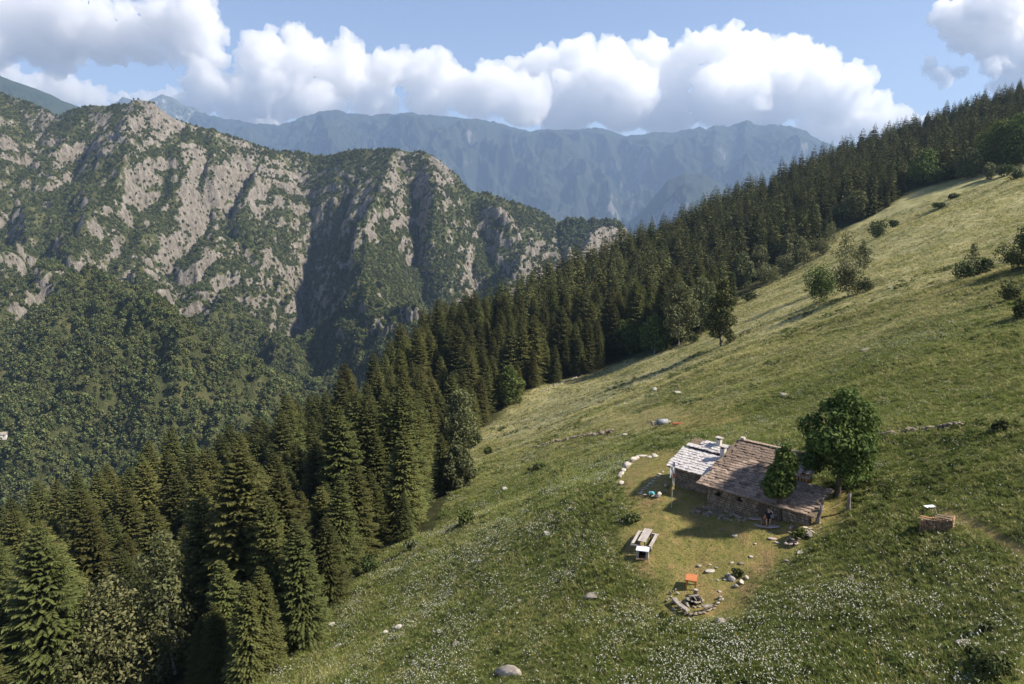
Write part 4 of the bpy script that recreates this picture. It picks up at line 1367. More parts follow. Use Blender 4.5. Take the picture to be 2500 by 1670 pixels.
roof_main = slab_roof('roof', lambda s, d: (s > -0.15 if d < 3.5 else s > 0.35), lambda d: HZ + PK * d, PK, False, hut, s_rng=(-0.15, 6.5), d_rng=(0.0, 6.85))
roof_ann = slab_roof('roof', lambda s, d: s < 9.35 + 0.12 * d and not (d < 0.5 and 8.9 < s), lambda d: HZ - 0.03 + PK * d, PK, False, hut, s_rng=(6.52, 9.75), d_rng=(0.05, 3.45))
roof_wing = slab_roof('roof', lambda s, d: True, lambda d: wing_z(d), 0.34, True, hut, s_rng=(-4.45, 0.32), d_rng=(1.95, 5.1))
roof_tier = slab_roof('roof', lambda s, d: s > -3.1 or d < 5.4, lambda d: wing_z(d) + 0.16, 0.34, True, hut, s_rng=(-4.3, 0.3), d_rng=(5.15, 6.6))
slab_jobs.sort(key=lambda j: j[0])
rest_by = {}
for n_, (dist, rf, me, M) in enumerate(slab_jobs):
    if n_ < 300:
        o = obj('slab', me, rf); o.matrix_local = M
    else:
        rest_by.setdefault((rf.name, me.materials[0].name), []).append((rf, me, M))
for (rn, mn), js in rest_by.items():
    mb = MB()
    for rf, me, M in js:
        V = np.array([tuple(M @ v.co) for v in me.vertices])
        mb.add(V, [tuple(p.vertices) for p in me.polygons])
    o = mb.build('slabs', bpy.data.materials[mn], js[0][0], kind='stuff')
# ridge capping of the main roof, eave pole, verge boards
mb = MB()
x = 0.35
while x < 6.4:
    w = rng.uniform(0.5, 0.9)
    mb.box(hl(x + w / 2, 6.86, roof_z(0, 6.86) + 0.05), (w * 0.97, 0.42, 0.06), HRZ, tilt=rng.normal(0, 0.08), jit=0.02)
    x += w
mb.build('ridge_cap', M_SLAB, hut)
MB().tube([hl(-0.1, 0.10, HZ - 0.13), hl(6.5, 0.10, HZ - 0.13)], 0.055).build('eave_pole', M_GREYWOOD, hut)
MB().tube([hl(-4.5, 2.02, WZ - 0.14), hl(0.2, 2.02, WZ - 0.14)], 0.06).build('eave_pole', M_TIMBER, hut)
mb = MB()
for s_ in np.arange(-4.2, 0.2, 0.75):
    mb.tube([hl(s_, 1.9, WZ - 0.2), hl(s_, 2.9, WZ + 0.12)], 0.05)
for s_ in np.arange(0.3, 9.4, 0.8):
    mb.tube([hl(s_, 0.02, HZ - 0.2), hl(s_, 1.0, HZ + 0.14)], 0.05)
mb.build('rafter', M_WOOD, hut)
# chimneys on the wing
for s_, d_, h_ in ((-1.55, 6.25, 0.85), (-0.35, 4.75, 1.15)):
    zb = wing_z(d_) - 0.2
    ch = MB().box(hl(s_, d_, zb + h_ / 2), (0.42, 0.42, h_), HRZ, jit=0.01).build('chimney', M_MORTAR, hut)
    mb = MB()
    for i in (-1, 1):
        for j in (-1, 1):
            mb.box(hl(s_ + i * .16, d_ + j * .16, zb + h_ + .09), (0.09, 0.09, 0.18), HRZ)
    mb.box(hl(s_, d_, zb + h_ + 0.21), (0.66, 0.6, 0.06), HRZ, jit=0.012)
    mb.build('cap', M_PALEROCK, ch)
    MB().box(hl(s_, d_, zb + h_ + 0.045), (0.3, 0.3, 0.09), HRZ).build('flue', M_DARK, ch)
MB().box(hl(0.5, 6.86, roof_z(0, 6.86) + 0.16), (0.34, 0.34, 0.16), HRZ, jit=0.05).build('ridge_stone', M_PALEROCK, hut)
# timber porch at the right end of the upper roof
M_TIMBER_BRIGHT = plain('brightened_porch_timber', (0.26, 0.14, 0.055), (0.46, 0.27, 0.11), 6, stretch=(1, 1, 0.2))  # larch timber with a brightened colour to offset the shade on the planks
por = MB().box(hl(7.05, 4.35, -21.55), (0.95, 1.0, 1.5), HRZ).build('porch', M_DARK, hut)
for i, s_ in enumerate(np.linspace(6.55, 7.55, 5)):
    MB().box(hl(s_, 3.80, -21.55), (0.17, 0.09, 1.55), HRZ, jit=0.01).build('plank', M_TIMBER_BRIGHT, por)
for i, d_ in enumerate(np.linspace(4.0, 4.8, 4)):
    MB().box(hl(7.60, d_, -21.55), (0.09, 0.17, 1.55), HRZ, jit=0.01).build('plank', M_TIMBER_BRIGHT, por)
for s_, d_, w_, l_ in ((6.62, 4.2, 0.9, 1.35), (7.42, 4.2, 0.85, 1.35), (7.0, 5.1, 1.6, 0.8)):
    MB().box(hl(s_, d_, -20.74 + 0.3 * (d_ - 4.3) - 0.1 * (s_ - 7)), (w_, l_, 0.06), HRZ, tilt=0.28, jit=0.03).build('roof_plate', M_FLAG, por)
# rubble footing along the front
def rock_mesh(seed, flat=0.6, sub=2, rough=0.28):
    V, F = ico(sub)
    r_ = np.random.default_rng(seed)
    V = V * (1 + rough * fbm(V[:, 0] * 1.3 + seed, V[:, 1] * 1.3, V[:, 2] * 1.3, octv=3, seed=seed))[:, None]
    for _ in range(11):                    # knock facets off
        d = r_.normal(size=3); d /= np.linalg.norm(d); h = r_.uniform(0.42, 0.72)
        q = V @ d
        V = V - np.maximum(q - h, 0)[:, None] * d * 0.97
    V = V * [1, r_.uniform(0.5, 0.8), flat]
    return V / np.abs(V[:, 0]).max() * 0.5, F      # one unit wide
ROCKM = []
for i in range(7):
    V, F = rock_mesh(500 + i, flat=(0.5, 0.62, 0.42, 0.7, 0.55, 0.36, 0.6)[i])
    ROCKM.append((V, F))
def rock_data(k, mat):
    key = (k, mat.name)
    if key not in _rd:
        _rd[key] = mesh_np('rock', ROCKM[k][0], ROCKM[k][1], [mat], False)
    return _rd[key]
_rd = {}
mb = MB()
for i in range(70):
    s_ = rng.uniform(-0.4, 6.2); d_ = rng.uniform(-0.5, 0.5) if s_ > 1 else rng.uniform(-0.9, 0.5)
    q = hw(s_, d_, 0); w = rng.uniform(0.2, 0.7)
    V, F = ROCKM[int(rng.integers(0, 7))]
    a = rng.uniform(0, 6.28); c_, s2 = math.cos(a), math.sin(a)
    mb.add(V * w @ np.array([[c_, s2, 0], [-s2, c_, 0], [0, 0, 1]]) + np.array([q[0], q[1], sz(q[0], q[1]) + 0.02]) - HL, F)
mb.build('footing', M_STONE, hut, kind='stuff')
# ================================================================== THINGS ROUND THE HUT
def rock(px, py, wpx, label, mat=None, k=None, name='rock', cat='rock', group=None, flat=1.0, rz=None, sink=0.18, tilt=0.0):
    p = hit(px, py)
    t = p[1] / ray(px, py)[1]
    w = wpx / FOC * t
    k = int(rng.integers(0, 7)) if k is None else k
    o = obj(name, rock_data(k, mat or M_ROCK), None, label=label, cat=cat, group=group)
    o.scale = (w, w, w * flat)
    h = np.ptp(ROCKM[k][0][:, 2]) * w * flat
    o.location = (p[0], p[1], p[2] + h * (0.5 - sink))
    o.rotation_euler = (tilt, float(rng.normal(0, 0.08)), rng.uniform(0, 6.28) if rz is None else rz)
    return o
ORD = ['first', 'second', 'third', 'fourth', 'fifth', 'sixth', 'seventh', 'eighth', 'ninth', 'tenth', 'eleventh', 'twelfth', 'thirteenth', 'fourteenth', 'fifteenth', 'sixteenth']

# -- white edging stones of the mown lawn left of the hut
for i, (x, y, w) in enumerate([(870, 325, 110), (750, 328, 105), (580, 318, 190), (475, 380, 95), (395, 415, 115), (335, 470, 100), (265, 550, 145), (200, 625, 115), (145, 690, 130), (118, 752, 110), (150, 888, 110)]):
    px, py = Z3(x, y)
    o = rock(px, py, w / 8.711 * 0.94 * 1.7, f'pale kerb stone of the lawn left of the hut, {ORD[i]} along from the hut end', M_PALEROCK, name='kerb_stone', cat='kerb stone', group='pale stones edging the lawn', flat=1.0,
             rz=(0.0 if i < 3 else 0.9) + float(rng.normal(0, 0.15)))
    if w > 150: o.scale = (o.scale[0], o.scale[1] * 0.5, o.scale[2] * 0.55)
# -- stepping stones
for i, (x, y, w) in enumerate([(1035, 630, 80), (965, 680, 100), (925, 728, 95), (870, 778, 90), (825, 828, 95), (770, 884, 100), (710, 932, 95), (660, 982, 90), (615, 1014, 80), (585, 1060, 80), (550, 1098, 100), (665, 1122, 100)]):
    px, py = Z3(x, y)
    rock(px, py, w / 8.711 * 0.94 * 1.25, f'flat stepping stone beside the hut, {ORD[i]} along the row from its upper end', M_PALEROCK, k=5, name='stepping_stone', cat='stepping stone', group='stepping stones left of the hut', flat=0.6, sink=0.02)
# -- boulder with a turquoise cloth
px, py = Z3(950, 1150)
rock(px, py, 17, 'big whitish boulder between the stepping stones and the flagpole', M_PALEROCK, k=3, name='boulder', cat='boulder', flat=1.1)
cp = hit(*Z3(800, 1130))
mb = MB()
n = 9
gx, gy = np.meshgrid(np.linspace(-.5, .5, n), np.linspace(-.45, .45, n))
gz = 0.34 + 0.16 * fbm(gx * 2.3 + 4, gy * 2.3, octv=3, seed=5) - 0.55 * np.maximum(0, np.hypot(gx, gy) - 0.32)
mb.add(np.stack([gx.ravel() * 0.62, gy.ravel() * 0.55, gz.ravel()], -1), grid_faces(n, n))
M_TURQ = plain('turquoise_cloth', (0.07, 0.25, 0.30), (0.13, 0.38, 0.43), 4, rough=0.8)
mb.build('cloth', M_TURQ, None, True, loc=cp, label='small turquoise cloth crumpled on a stone beside the whitish boulder', cat='cloth')
rock(*Z3(805, 1165), 12, 'dark low stone under the turquoise cloth', M_STONE, k=0, cat='rock')
rock(*Z3(1090, 950), 14, 'tan block of rock against the corner of the left wing', M_ROCK, k=3)
rock(*Z3(1095, 1040), 13, 'tan flat rock in front of the left wing corner', M_ROCK, k=5)

# -- flagpole with prayer flags
fp = hit(*Z3(1212, 1392))
t = empty('flagpole', fp, 'thin pole with a column of small coloured flags in front of the left wing', 'flagpole')
MB().tube([(0, 0, -0.3), (0.0, 0, 2.2), (-0.05, 0, 4.35)], [0.035, 0.03, 0.02], 6).build('pole', M_GREYWOOD, t)
def flag_mesh(w, h, seed):
    r_ = np.random.default_rng(seed)
    nx, nz = 5, 7
    gx, gz = np.meshgrid(np.linspace(0, w, nx), np.linspace(0, -h, nz))
    gy = 0.05 * np.sin(gx * 14 + seed) * (gx / w) + 0.03 * np.sin(gz * 7 + seed)
    gz2 = gz - 0.25 * gx
    return np.stack([gx.ravel(), gy.ravel(), gz2.ravel()], -1), grid_faces(nz, nx)
for i, (nm, c, z, w, h, sx) in enumerate([('blue', (0.045, 0.05, 0.16), 4.28, 0.16, 0.42, 1), ('white', (0.62, 0.62, 0.66), 3.86, 0.17, 0.62, 1), ('pale', (0.52, 0.58, 0.62), 3.8, 0.2, 0.95, -1), ('red', (0.50, 0.06, 0.04), 3.24, 0.15, 0.42, 1),
                                          ('grey', (0.32, 0.33, 0.26), 2.85, 0.17, 0.7, 1), ('yellow', (0.56, 0.40, 0.07), 2.3, 0.2, 0.55, 1), ('orange', (0.48, 0.19, 0.04), 2.0, 0.07, 0.75, -1), ('green', (0.10, 0.16, 0.06), 1.5, 0.07, 0.4, 1)]):
    V, F = flag_mesh(w, h, i); V[:, 0] *= sx
    V[:, 0] += 0.03 * sx
    m = plain(nm + '_flag_cloth', tuple(np.array(c) * 0.85), c, 8, rough=0.9, bump=0, transl=0.2)
    MB().add(V + np.array([-0.03, 0, z]), F).build('flag', m, t, label=f'{nm} flag')

# -- picnic table with two benches on heavy end beams
A = hit(*Z4(470, 990)); B = hit(*Z4(690, 510))
ax = (B - A)[:2]; Lg = np.linalg.norm(ax); rz = math.atan2(ax[1], ax[0])
c = (A + B) / 2
c[2] = sz(c[0], c[1])
t = empty('picnic_table', c, 'silvered wooden picnic table with two benches on the mown grass', 'picnic table', rz=rz)
TL = 2.5
for i in range(3):
    MB().box((0, -0.22 + 0.22 * i, 0.74), (TL, 0.21, 0.05), jit=0.004).build('table_plank', M_GREYWOOD, t)
for sgn in (-1, 1):
    MB().box((-0.05, sgn * 0.72, 0.44), (TL * 1.0, 0.24, 0.09), jit=0.006).build('bench', M_GREYWOOD, t)
    MB().box((sgn * TL * 0.52, 0, 0.33), (0.16, 1.75, 0.13), jit=0.006).build('cross_beam', M_GREYWOOD, t)
    for s2 in (-1, 1):
        MB().box((sgn * TL * 0.42, s2 * 0.24, 0.36), (0.12, 0.1, 0.72)).build('leg', M_WOOD, t)
        MB().box((sgn * TL * 0.42, s2 * 0.72, 0.19), (0.14, 0.14, 0.42)).build('foot', M_WOOD, t)
# -- stone barbecue with a white slab top
p = hit(*Z4(500, 1210))
t = empty('barbecue', p, 'stone block barbecue with a white slab top at the foot of the picnic table', 'barbecue', rz=rz - math.pi / 2 + 0.15)
MB().box((0, 0.1, 0.72), (1.0, 0.72, 0.06), jit=0.006).build('top_slab', plain('white_slab', (0.66, 0.67, 0.70), (0.78, 0.79, 0.82), 3, rough=0.6, bump=0.1), t)
for sgn in (-1, 1):
    for r_ in range(3):
        MB().box((sgn * 0.38, 0.1, 0.1 + 0.22 * r_), (0.2, 0.66, 0.21), jit=0.015).build('side_block', M_PALEROCK, t)
MB().box((0, 0.4, 0.32), (0.55, 0.08, 0.7)).build('back_wall', M_DARK, t)
for i in range(5):
    MB().tube([(-0.28, -0.2 + 0.12 * i, 0.45), (0.28, -0.2 + 0.12 * i, 0.45)], 0.008, 5).build('grate_bar', M_DARK, t)
MB().box((-0.1, -0.33, 0.06), (0.75, 0.14, 0.08), 0.25, jit=0.01).build('log', M_WOOD, t)

# -- orange table
A = hit(*Z5(735, 575)); B = hit(*Z5(955, 605))
rz = math.atan2(*(B - A)[1::-1]); c = (A + B) / 2
nb = np.array([-math.sin(rz), math.cos(rz)])
c[:2] += nb * 0.42; c[2] = min(sz(c[0], c[1]), (A[2] + B[2]) / 2 + .05)
W = np.linalg.norm(B - A) * 1.18
t = empty('table', c, 'small orange wooden table on the grass behind the fire ring', 'table', rz=rz)
M_ORANGE = plain('orange_boards', (0.33, 0.115, 0.045), (0.46, 0.175, 0.075), 5, stretch=(0.2, 1, 1), rough=0.7)
M_YLEG = plain('yellow_timber', (0.40, 0.19, 0.04), (0.52, 0.27, 0.07), 5, stretch=(1, 1, 0.2))
for i in range(4):
    MB().box((0, -0.375 + 0.25 * i, 0.76), (W * 1.02, 0.242, 0.035), jit=0.003).build('board', M_ORANGE, t)
for i in (-1, 1):
    MB().box((i * W * 0.42, 0, 0.70), (0.06, 0.9, 0.08)).build('batten', M_ORANGE, t)
    for j in (-1, 1):
        MB().box((i * W * 0.41, j * 0.36, 0.34), (0.1, 0.1, 0.76)).build('leg', M_YLEG, t)
MB().tube([(-W * 0.75, -0.44, 0.66), (W * 0.62, -0.44, 0.66)], 0.025).build('rail', M_ORANGE, t)

# -- chopping block
p = hit(*Z5(968, 735))
t = empty('chopping_block', p, 'short upright log between the orange table and the fireplace', 'chopping block')
V, F = tube([(0, 0, -0.1), (0, 0, 0.3), (0.01, 0, 0.5)], [0.19, 0.17, 0.165], 12)
MB().add(V, F).build('log', M_WOOD, t)
MB().tube([(0, 0, 0.5), (0.0, 0, 0.512)], 0.15, 12).build('cut_face', M_GREYWOOD, t)

# -- stone fireplace in the middle of the ring
p = hit(*Z5(950, 900))
t = empty('fireplace', p, 'heap of stones forming an open fireplace inside the stone seat ring', 'fireplace')
r_ = np.random.default_rng(5)
for i in range(26):
    a = i / 13 * 6.28 + r_.uniform(-.2, .2)
    ring = i // 13
    rad = (0.74, 0.52)[ring] * r_.uniform(0.85, 1.1)
    k = int(r_.integers(0, 7))
    o = obj('stone', rock_data(k, M_PALEROCK if r_.random() < .15 else M_ROCK), t)
    w = r_.uniform(0.24, 0.42)
    o.scale = (w, w, w * 0.8); o.location = (math.cos(a) * rad, math.sin(a) * rad * 0.8, 0.05 + 0.22 * ring); o.rotation_euler = (r_.normal(0, .2), r_.normal(0, .2), a + 1.57)
MB().box((0, 0, 0.12), (0.72, 0.52, 0.2), jit=0.05).build('hearth', M_DARK, t)
MB().box((-0.02, 0.02, 0.33), (0.06, 0.6, 0.1), 0.1).build('divider', M_ROCK, t)
MB().box((0, 0.34, 0.34), (0.72, 0.24, 0.1), 0.05, jit=0.04).build('back_slab', M_ROCK, t)
for i in range(4):
    MB().tube([(0.1 + 0.1 * i, -0.22, 0.37), (0.1 + 0.1 * i, 0.26, 0.37)], 0.012, 5).build('grate_bar', M_DARK, t)

# -- half ring of stone seats round it
seat_spots = [(480, 625, 40, 55), (425, 660, 40, 60), (365, 700, 60, 75), (525, 705, 70, 45), (375, 800, 75, 40), (310, 860, 40, 50), (265, 890, 60, 45), (455, 930, 150, 60), (560, 1010, 110, 55), (620, 1080, 110, 55), (690, 1150, 100, 50), (760, 1195, 90, 55),
              (850, 1215, 95, 70), (960, 1205, 110, 60), (1060, 1190, 100, 55), (1150, 1170, 100, 60), (1180, 1110, 90, 45), (1280, 1105, 130, 65), (1390, 1075, 90, 50), (1440, 1010, 70, 60), (1490, 940, 80, 60), (1545, 880, 90, 60), (1610, 860, 60, 60), (1545, 800, 90, 55)]
t = empty('seat_ring', hit(*Z5(950, 1100)), 'half circle of rough stone and slab seats open towards the orange table', 'seat ring')
TB = np.array(t.location)
for i, (x, y, w, h) in enumerate(seat_spots):
    q = hit(*Z5(x, y)); tt = q[1] / ray(*Z5(x, y))[1]
    k = int(r_.integers(0, 7)); ww = w / 9.8 * 0.94 / FOC * tt * 1.15
    o = obj('stone', rock_data(k, M_PALEROCK if r_.random() < 0.15 else M_STONE if r_.random() < .5 else M_ROCK), t)
    o.scale = (ww * 1.3, ww * 1.05, max(ww * 0.9, 0.45)); o.location = tuple(q - TB + np.array([0, 0, 0.13])); o.rotation_euler = (0, 0, r_.uniform(-.5, .5) + (-0.6 if 5 < i < 11 else 0.5 if i > 16 else 0))
for (x0, y0, x1, y1) in ((440, 920, 620, 1110), (620, 1120, 780, 1200), (1120, 1120, 1350, 1085)):
    a_ = hit(*Z5(x0, y0)) - TB; b_ = hit(*Z5(x1, y1)) - TB
    m_ = (a_ + b_) / 2; L = np.linalg.norm((b_ - a_)[:2])
    MB().box((m_[0], m_[1], m_[2] + 0.42), (L, 0.34, 0.08), math.atan2(b_[1] - a_[1], b_[0] - a_[0]), jit=0.02).build('seat_slab', M_ROCK, t)
o = rock(*Z5(1580, 1400), 42, 'large smooth grey boulder touching the right end of the seat ring', M_ROCK, k=1, name='boulder', cat='boulder', flat=0.95, rz=-0.5, sink=0.25)
rock(*Z5(845, 1305), 11, 'pale flat stone just outside the seat ring at its lowest point', M_PALEROCK, k=5)
rock(*Z5(440, 1050), 12, 'pale stone slab leaning outside the left arm of the seat ring', M_PALEROCK, k=5)
rock(*Z5(620, 880), 7, 'small pale stone inside the seat ring by its left arm', M_PALEROCK)

# -- people: one person seated by the slim tree at the door
M_SKIN = plain('skin', (0.42, 0.235, 0.165), (0.48, 0.275, 0.195), 9, rough=0.6, bump=0)
M_SHIRT = plain('navy_shirt', (0.012, 0.013, 0.022), (0.022, 0.024, 0.036), 9)
M_HAIR = plain('fair_hair', (0.22, 0.13, 0.06), (0.40, 0.27, 0.14), 20)
def skin_body(name, verts, edges, radii, mat, parent, sub=2):
    me = bpy.data.meshes.new(name)
    me.from_pydata(verts, edges, [])
    o = bpy.data.objects.new(name, me); COL.objects.link(o)
    sk = o.modifiers.new('skin', 'SKIN'); sk.use_smooth_shade = True
    if not me.skin_vertices: me.attributes.new
    for v, r0 in zip(me.skin_vertices[0].data, radii):
        v.radius = (r0, r0) if not hasattr(r0, '__len__') else r0
    me.skin_vertices[0].data[0].use_root = True
    ss = o.modifiers.new('sub', 'SUBSURF'); ss.levels = sub; ss.render_levels = sub
    dg = bpy.context.evaluated_depsgraph_get()
    m2 = bpy.data.meshes.new_from_object(o.evaluated_get(dg), depsgraph=dg)
    o.modifiers.clear(); o.data = m2; m2.name = name
    m2.materials.clear(); m2.materials.append(mat)
    m2.polygons.foreach_set('use_smooth', [True] * len(m2.polygons))
    o.parent = parent
    return o
pp = hit(1862 * 0.9388 + 0, 1287.0 * 0.9389)
pp = hit((1840 + 800 / 22.4) * 0.9388, (1240 + 1010 / 22.4) * 0.9389)
person = empty('person', pp, 'person in a dark navy shirt with bare legs sitting on a log by the door', 'person', rz=-0.3)
# facing -y (towards the viewer); feet at the origin, seat 0.45 high behind them
bv = [(0, 0.45, 0.50), (0, 0.47, 0.68), (0, 0.44, 0.88), (0, 0.42, 1.02), (0, 0.40, 1.10), (0, 0.385, 1.20), (0, 0.38, 1.29),
      (0.10, 0.42, 0.49), (0.13, 0.06, 0.52), (0.12, 0.08, 0.30), (0.11, 0.10, 0.07), (0.13, -0.06, 0.03),
      (-0.10, 0.42, 0.49), (-0.16, 0.04, 0.51), (-0.14, 0.00, 0.28), (-0.13, -0.02, 0.07), (-0.15, -0.18, 0.03),
      (0.19, 0.43, 0.98), (0.26, 0.34, 0.76), (0.18, 0.14, 0.62), (0.12, 0.06, 0.59),
      (-0.19, 0.43, 0.98), (-0.27, 0.34, 0.76), (-0.20, 0.13, 0.62), (-0.14, 0.05, 0.59)]
be = [(0, 1), (1, 2), (2, 3), (3, 4), (4, 5), (5, 6), (0, 7), (7, 8), (8, 9), (9, 10), (10, 11), (0, 12), (12, 13), (13, 14), (14, 15), (15, 16), (3, 17), (17, 18), (18, 19), (19, 20), (3, 21), (21, 22), (22, 23), (23, 24)]
br = [(0.15, 0.12), (0.145, 0.105), (0.165, 0.11), (0.11, 0.085), 0.055, (0.078, 0.095), (0.07, 0.085), 0.095, 0.062, 0.056, 0.036, 0.036, 0.095, 0.062, 0.056, 0.036, 0.036, 0.06, 0.043, 0.034, 0.036, 0.06, 0.043, 0.034, 0.036]
skin_body('body', bv, be, br, M_SKIN, person)
tv = [(0, 0.45, 0.49), (0, 0.47, 0.68), (0, 0.44, 0.88), (0, 0.42, 1.03), (0.19, 0.43, 0.985), (0.25, 0.36, 0.80), (-0.19, 0.43, 0.985), (-0.26, 0.36, 0.80)]
skin_body('shirt', tv, [(0, 1), (1, 2), (2, 3), (3, 4), (4, 5), (3, 6), (6, 7)], [(0.175, 0.14), (0.165, 0.125), (0.185, 0.13), (0.10, 0.085), 0.078, 0.062, 0.078, 0.062], M_SHIRT, person)
skin_body('shorts', [(0, 0.45, 0.49), (0.10, 0.40, 0.50), (0.125, 0.16, 0.525), (-0.10, 0.40, 0.50), (-0.15, 0.15, 0.52)], [(0, 1), (1, 2), (0, 3), (3, 4)], [(0.17, 0.14), 0.115, 0.088, 0.115, 0.088], M_SHIRT, person)
V, F = ico(2)
V = V * [0.088, 0.105, 0.10]; V[:, 1] += np.where(V[:, 2] > -0.03, 0.012, 0.02)
keep = [f for f in F if not all(V[i][1] < -0.02 and V[i][2] < 0.035 for i in f)]
MB().add(V + np.array([0, 0.395, 1.265]), keep).build('hair', M_HAIR, person, True)
mb = MB()
for s_ in (-1, 1):
    mb.add(ico(1)[0] * 0.010 + np.array([s_ * 0.032, 0.303, 1.245]), ico(1)[1])
mb.build('eyes', M_DARK, person)
mb = MB().add(ico(1)[0] * [0.013, 0.022, 0.022] + np.array([0, 0.293, 1.222]), ico(1)[1])
for s_ in (-1, 1):
    mb.add(ico(1)[0] * [0.012, 0.022, 0.03] + np.array([s_ * 0.082, 0.385, 1.235]), ico(1)[1])
mb.build('nose_and_ears', M_SKIN, person)
# fingers closed over the knees
mb = MB()
for hx, hy in ((0.12, 0.06), (-0.14, 0.05)):
    for i in range(4):
        o_ = -0.033 + 0.022 * i
        mb.tube([(hx + o_, hy, 0.612), (hx + o_, hy - 0.055 + 0.006 * abs(i - 1), 0.600), (hx + o_ * 1.05, hy - 0.085, 0.565)], [0.0105, 0.0095, 0.007], 6)
    sg = -1 if hx > 0 else 1
    mb.tube([(hx + sg * 0.03, hy + 0.03, 0.60), (hx + sg * 0.062, hy - 0.01, 0.585), (hx + sg * 0.066, hy - 0.04, 0.565)], [0.012, 0.011, 0.008], 6)
mb.build('fingers', M_SKIN, person, True)
for sgn, yy in ((1, -0.02), (-1, -0.14)):
    x_ = 0.12 if sgn > 0 else -0.14
    MB().add(ico(2)[0] * [0.052, 0.13, 0.04] + np.array([x_, yy, 0.035]), ico(2)[1]).build('shoe', M_WOOD, person, True)
seat_p = np.array(pp) + np.array([math.sin(0.3) * 0.48, math.cos(0.3) * 0.48, 0])
MB().tube([(-0.55, 0, 0), (0.55, 0, 0)], [0.22, 0.2], 10).build('log', M_WOOD, None, loc=(seat_p[0], seat_p[1], pp[2] + 0.17), label='thick brown log the seated person is using as a bench', cat='log')
bp = hit((1840 + 625 / 22.4) * 0.9388, (1240 + 720 / 22.4) * 0.9389)
t = empty('backpack', bp, 'small orange backpack on the flagstones left of the seated person', 'backpack')
V, F = ico(2); V = np.sign(V) * np.abs(V) ** 0.7
MB().add(V * [0.17, 0.12, 0.23] + np.array([0, 0, 0.22]), F).build('bag', plain('orange_nylon', (0.45, 0.10, 0.03), (0.58, 0.16, 0.05), 8), t, True)
MB().box((0, -0.125, 0.16), (0.22, 0.07, 0.18)).build('pocket', M_SHIRT, t)
for s_ in (-1, 1):
    MB().tube([(s_ * 0.08, 0.1, 0.40), (s_ * 0.09, 0.17, 0.28), (s_ * 0.09, 0.12, 0.08)], 0.016, 5).build('strap', M_SHIRT, t)

# -- slim tree at the door, big round tree right of the hut
pt_ = hit(*Z1(1528, 872))
st = empty('slim_tree', pt_, 'slim dark green tree standing in front of the slab roof by the door', 'tree')
sl = [(-0.55, 0.1, 2.55, 0.95, 0.9, 0.7), (-0.2, -0.1, 3.0, 1.25, 1.1, 0.95), (0.35, 0.1, 3.2, 1.0, 1.0, 0.9), (-0.75, 0.2, 3.1, 0.95, 0.9, 0.9), (-0.35, 0.1, 4.1, 1.1, 1.0, 0.9), (0.35, 0, 4.3, 0.95, 0.9, 0.8),
      (0.3, 0.1, 5.1, 1.05, 1.0, 0.85), (-0.1, 0.0, 5.6, 0.75, 0.7, 0.6), (0.65, 0.1, 4.8, 0.8, 0.8, 0.8), (0.15, 0.0, 6.1, 0.45, 0.45, 0.5)]
sl = [(l[0] * (1.05 if l[2] < 3.5 and l[0] < 0 else .85), l[1] * .85, l[2], l[3] * .86, l[4] * .85, l[5]) for l in sl]
V, F = limbs(5.6, sl, 0.17, 31, 7, (0.1, 0))
obj('trunk', mesh_np('trunk', V, F, [M_ASHBARK], True), st)
crown_obj(st, sl, 5200, 0.26, 32, M_ASH, 0.42)
pb_ = np.array(hw(9.2, 7.4, 0)); pb_ = hit(*Z1(2035, 655))
big = empty('ash_tree', pb_, 'large round crowned tree with a dark trunk right of the hut', 'tree')
D_ = np.linalg.norm(pb_); mpx = D_ / FOC     # metres per pixel
bl = lobes_for(9.3, 4.0, 0.16, 78, 26)
bl = [(l[0] * r_.uniform(.8, 1.2), l[1] * r_.uniform(.8, 1.2), l[2] + r_.uniform(-.3, .3), l[3] * k_, l[4] * k_, l[5] * k_) for l in bl for k_ in (r_.uniform(.68, 1.08),)]
V, F = limbs(9.6, bl, 0.24, 33, 9, sides=9)
obj('trunk', mesh_np('trunk', V, F, [M_ASHBARK], True), big)
crown_obj(big, bl, 9500, 0.30, 34, M_ASH, 0.35)
# white board leaning on the slim tree
MB().box((0, 0, 0.36), (0.62, 0.035, 0.62), 0.1, tilt=-0.25).build('board', plain('white_board', (0.62, 0.62, 0.66), (0.74, 0.74, 0.78), 4, bump=0.1), None,
       loc=hit((1840 + 1100 / 22.4) * 0.9388, (1240 + 560 / 22.4) * 0.9389), label='white board leaning against the foot of the slim tree', cat='board')

M_POST = plain('grey_stump', (0.12, 0.10, 0.09), (0.26, 0.23, 0.21), 6, stretch=(1, 1, .3))
# -- posts with the washing line
ends = []
for (x, y, h, lab, lean) in ((2135, 775, 1.35, 'grey hollow tree stump post holding the right end of the rope', 0.0), (1860, 890, 1.45, 'leaning grey stump post at the hut corner holding the left end of the rope', 0.28)):
    p = hit(*Z1(x, y))
    t = empty('stump_post', p, lab, 'post')
    V, F = tube([(0, 0, -0.2), (lean * .3, 0, h * 0.3), (lean * .8, 0, h * 0.7), (lean, 0, h)], [0.2, 0.15, 0.12, 0.14], 10)
    V += 0.03 * fbm(V[:, 0] * 4, V[:, 1] * 4, V[:, 2] * 2, octv=2, seed=3)[:, None] * [1, 1, 0]
    MB().add(V, F).build('trunk', M_POST, t, True)
    MB().tube([(lean, 0, h - 0.005), (lean, 0, h + 0.006)], 0.085, 10).build('hollow', M_DARK, t)
    MB().add(ROCKM[0][0] * 0.3 + np.array([0.16, -0.1, 0.05]), ROCKM[0][1]).build('root_stone', M_PALEROCK, t)
    ends.append(np.array(p) + np.array([lean * .8, 0, h * 0.72]))
rp = [ends[0] * (1 - f) + ends[1] * f - np.array([0, 0, 0.9 * f * (1 - f)]) for f in np.linspace(0, 1, 12)]
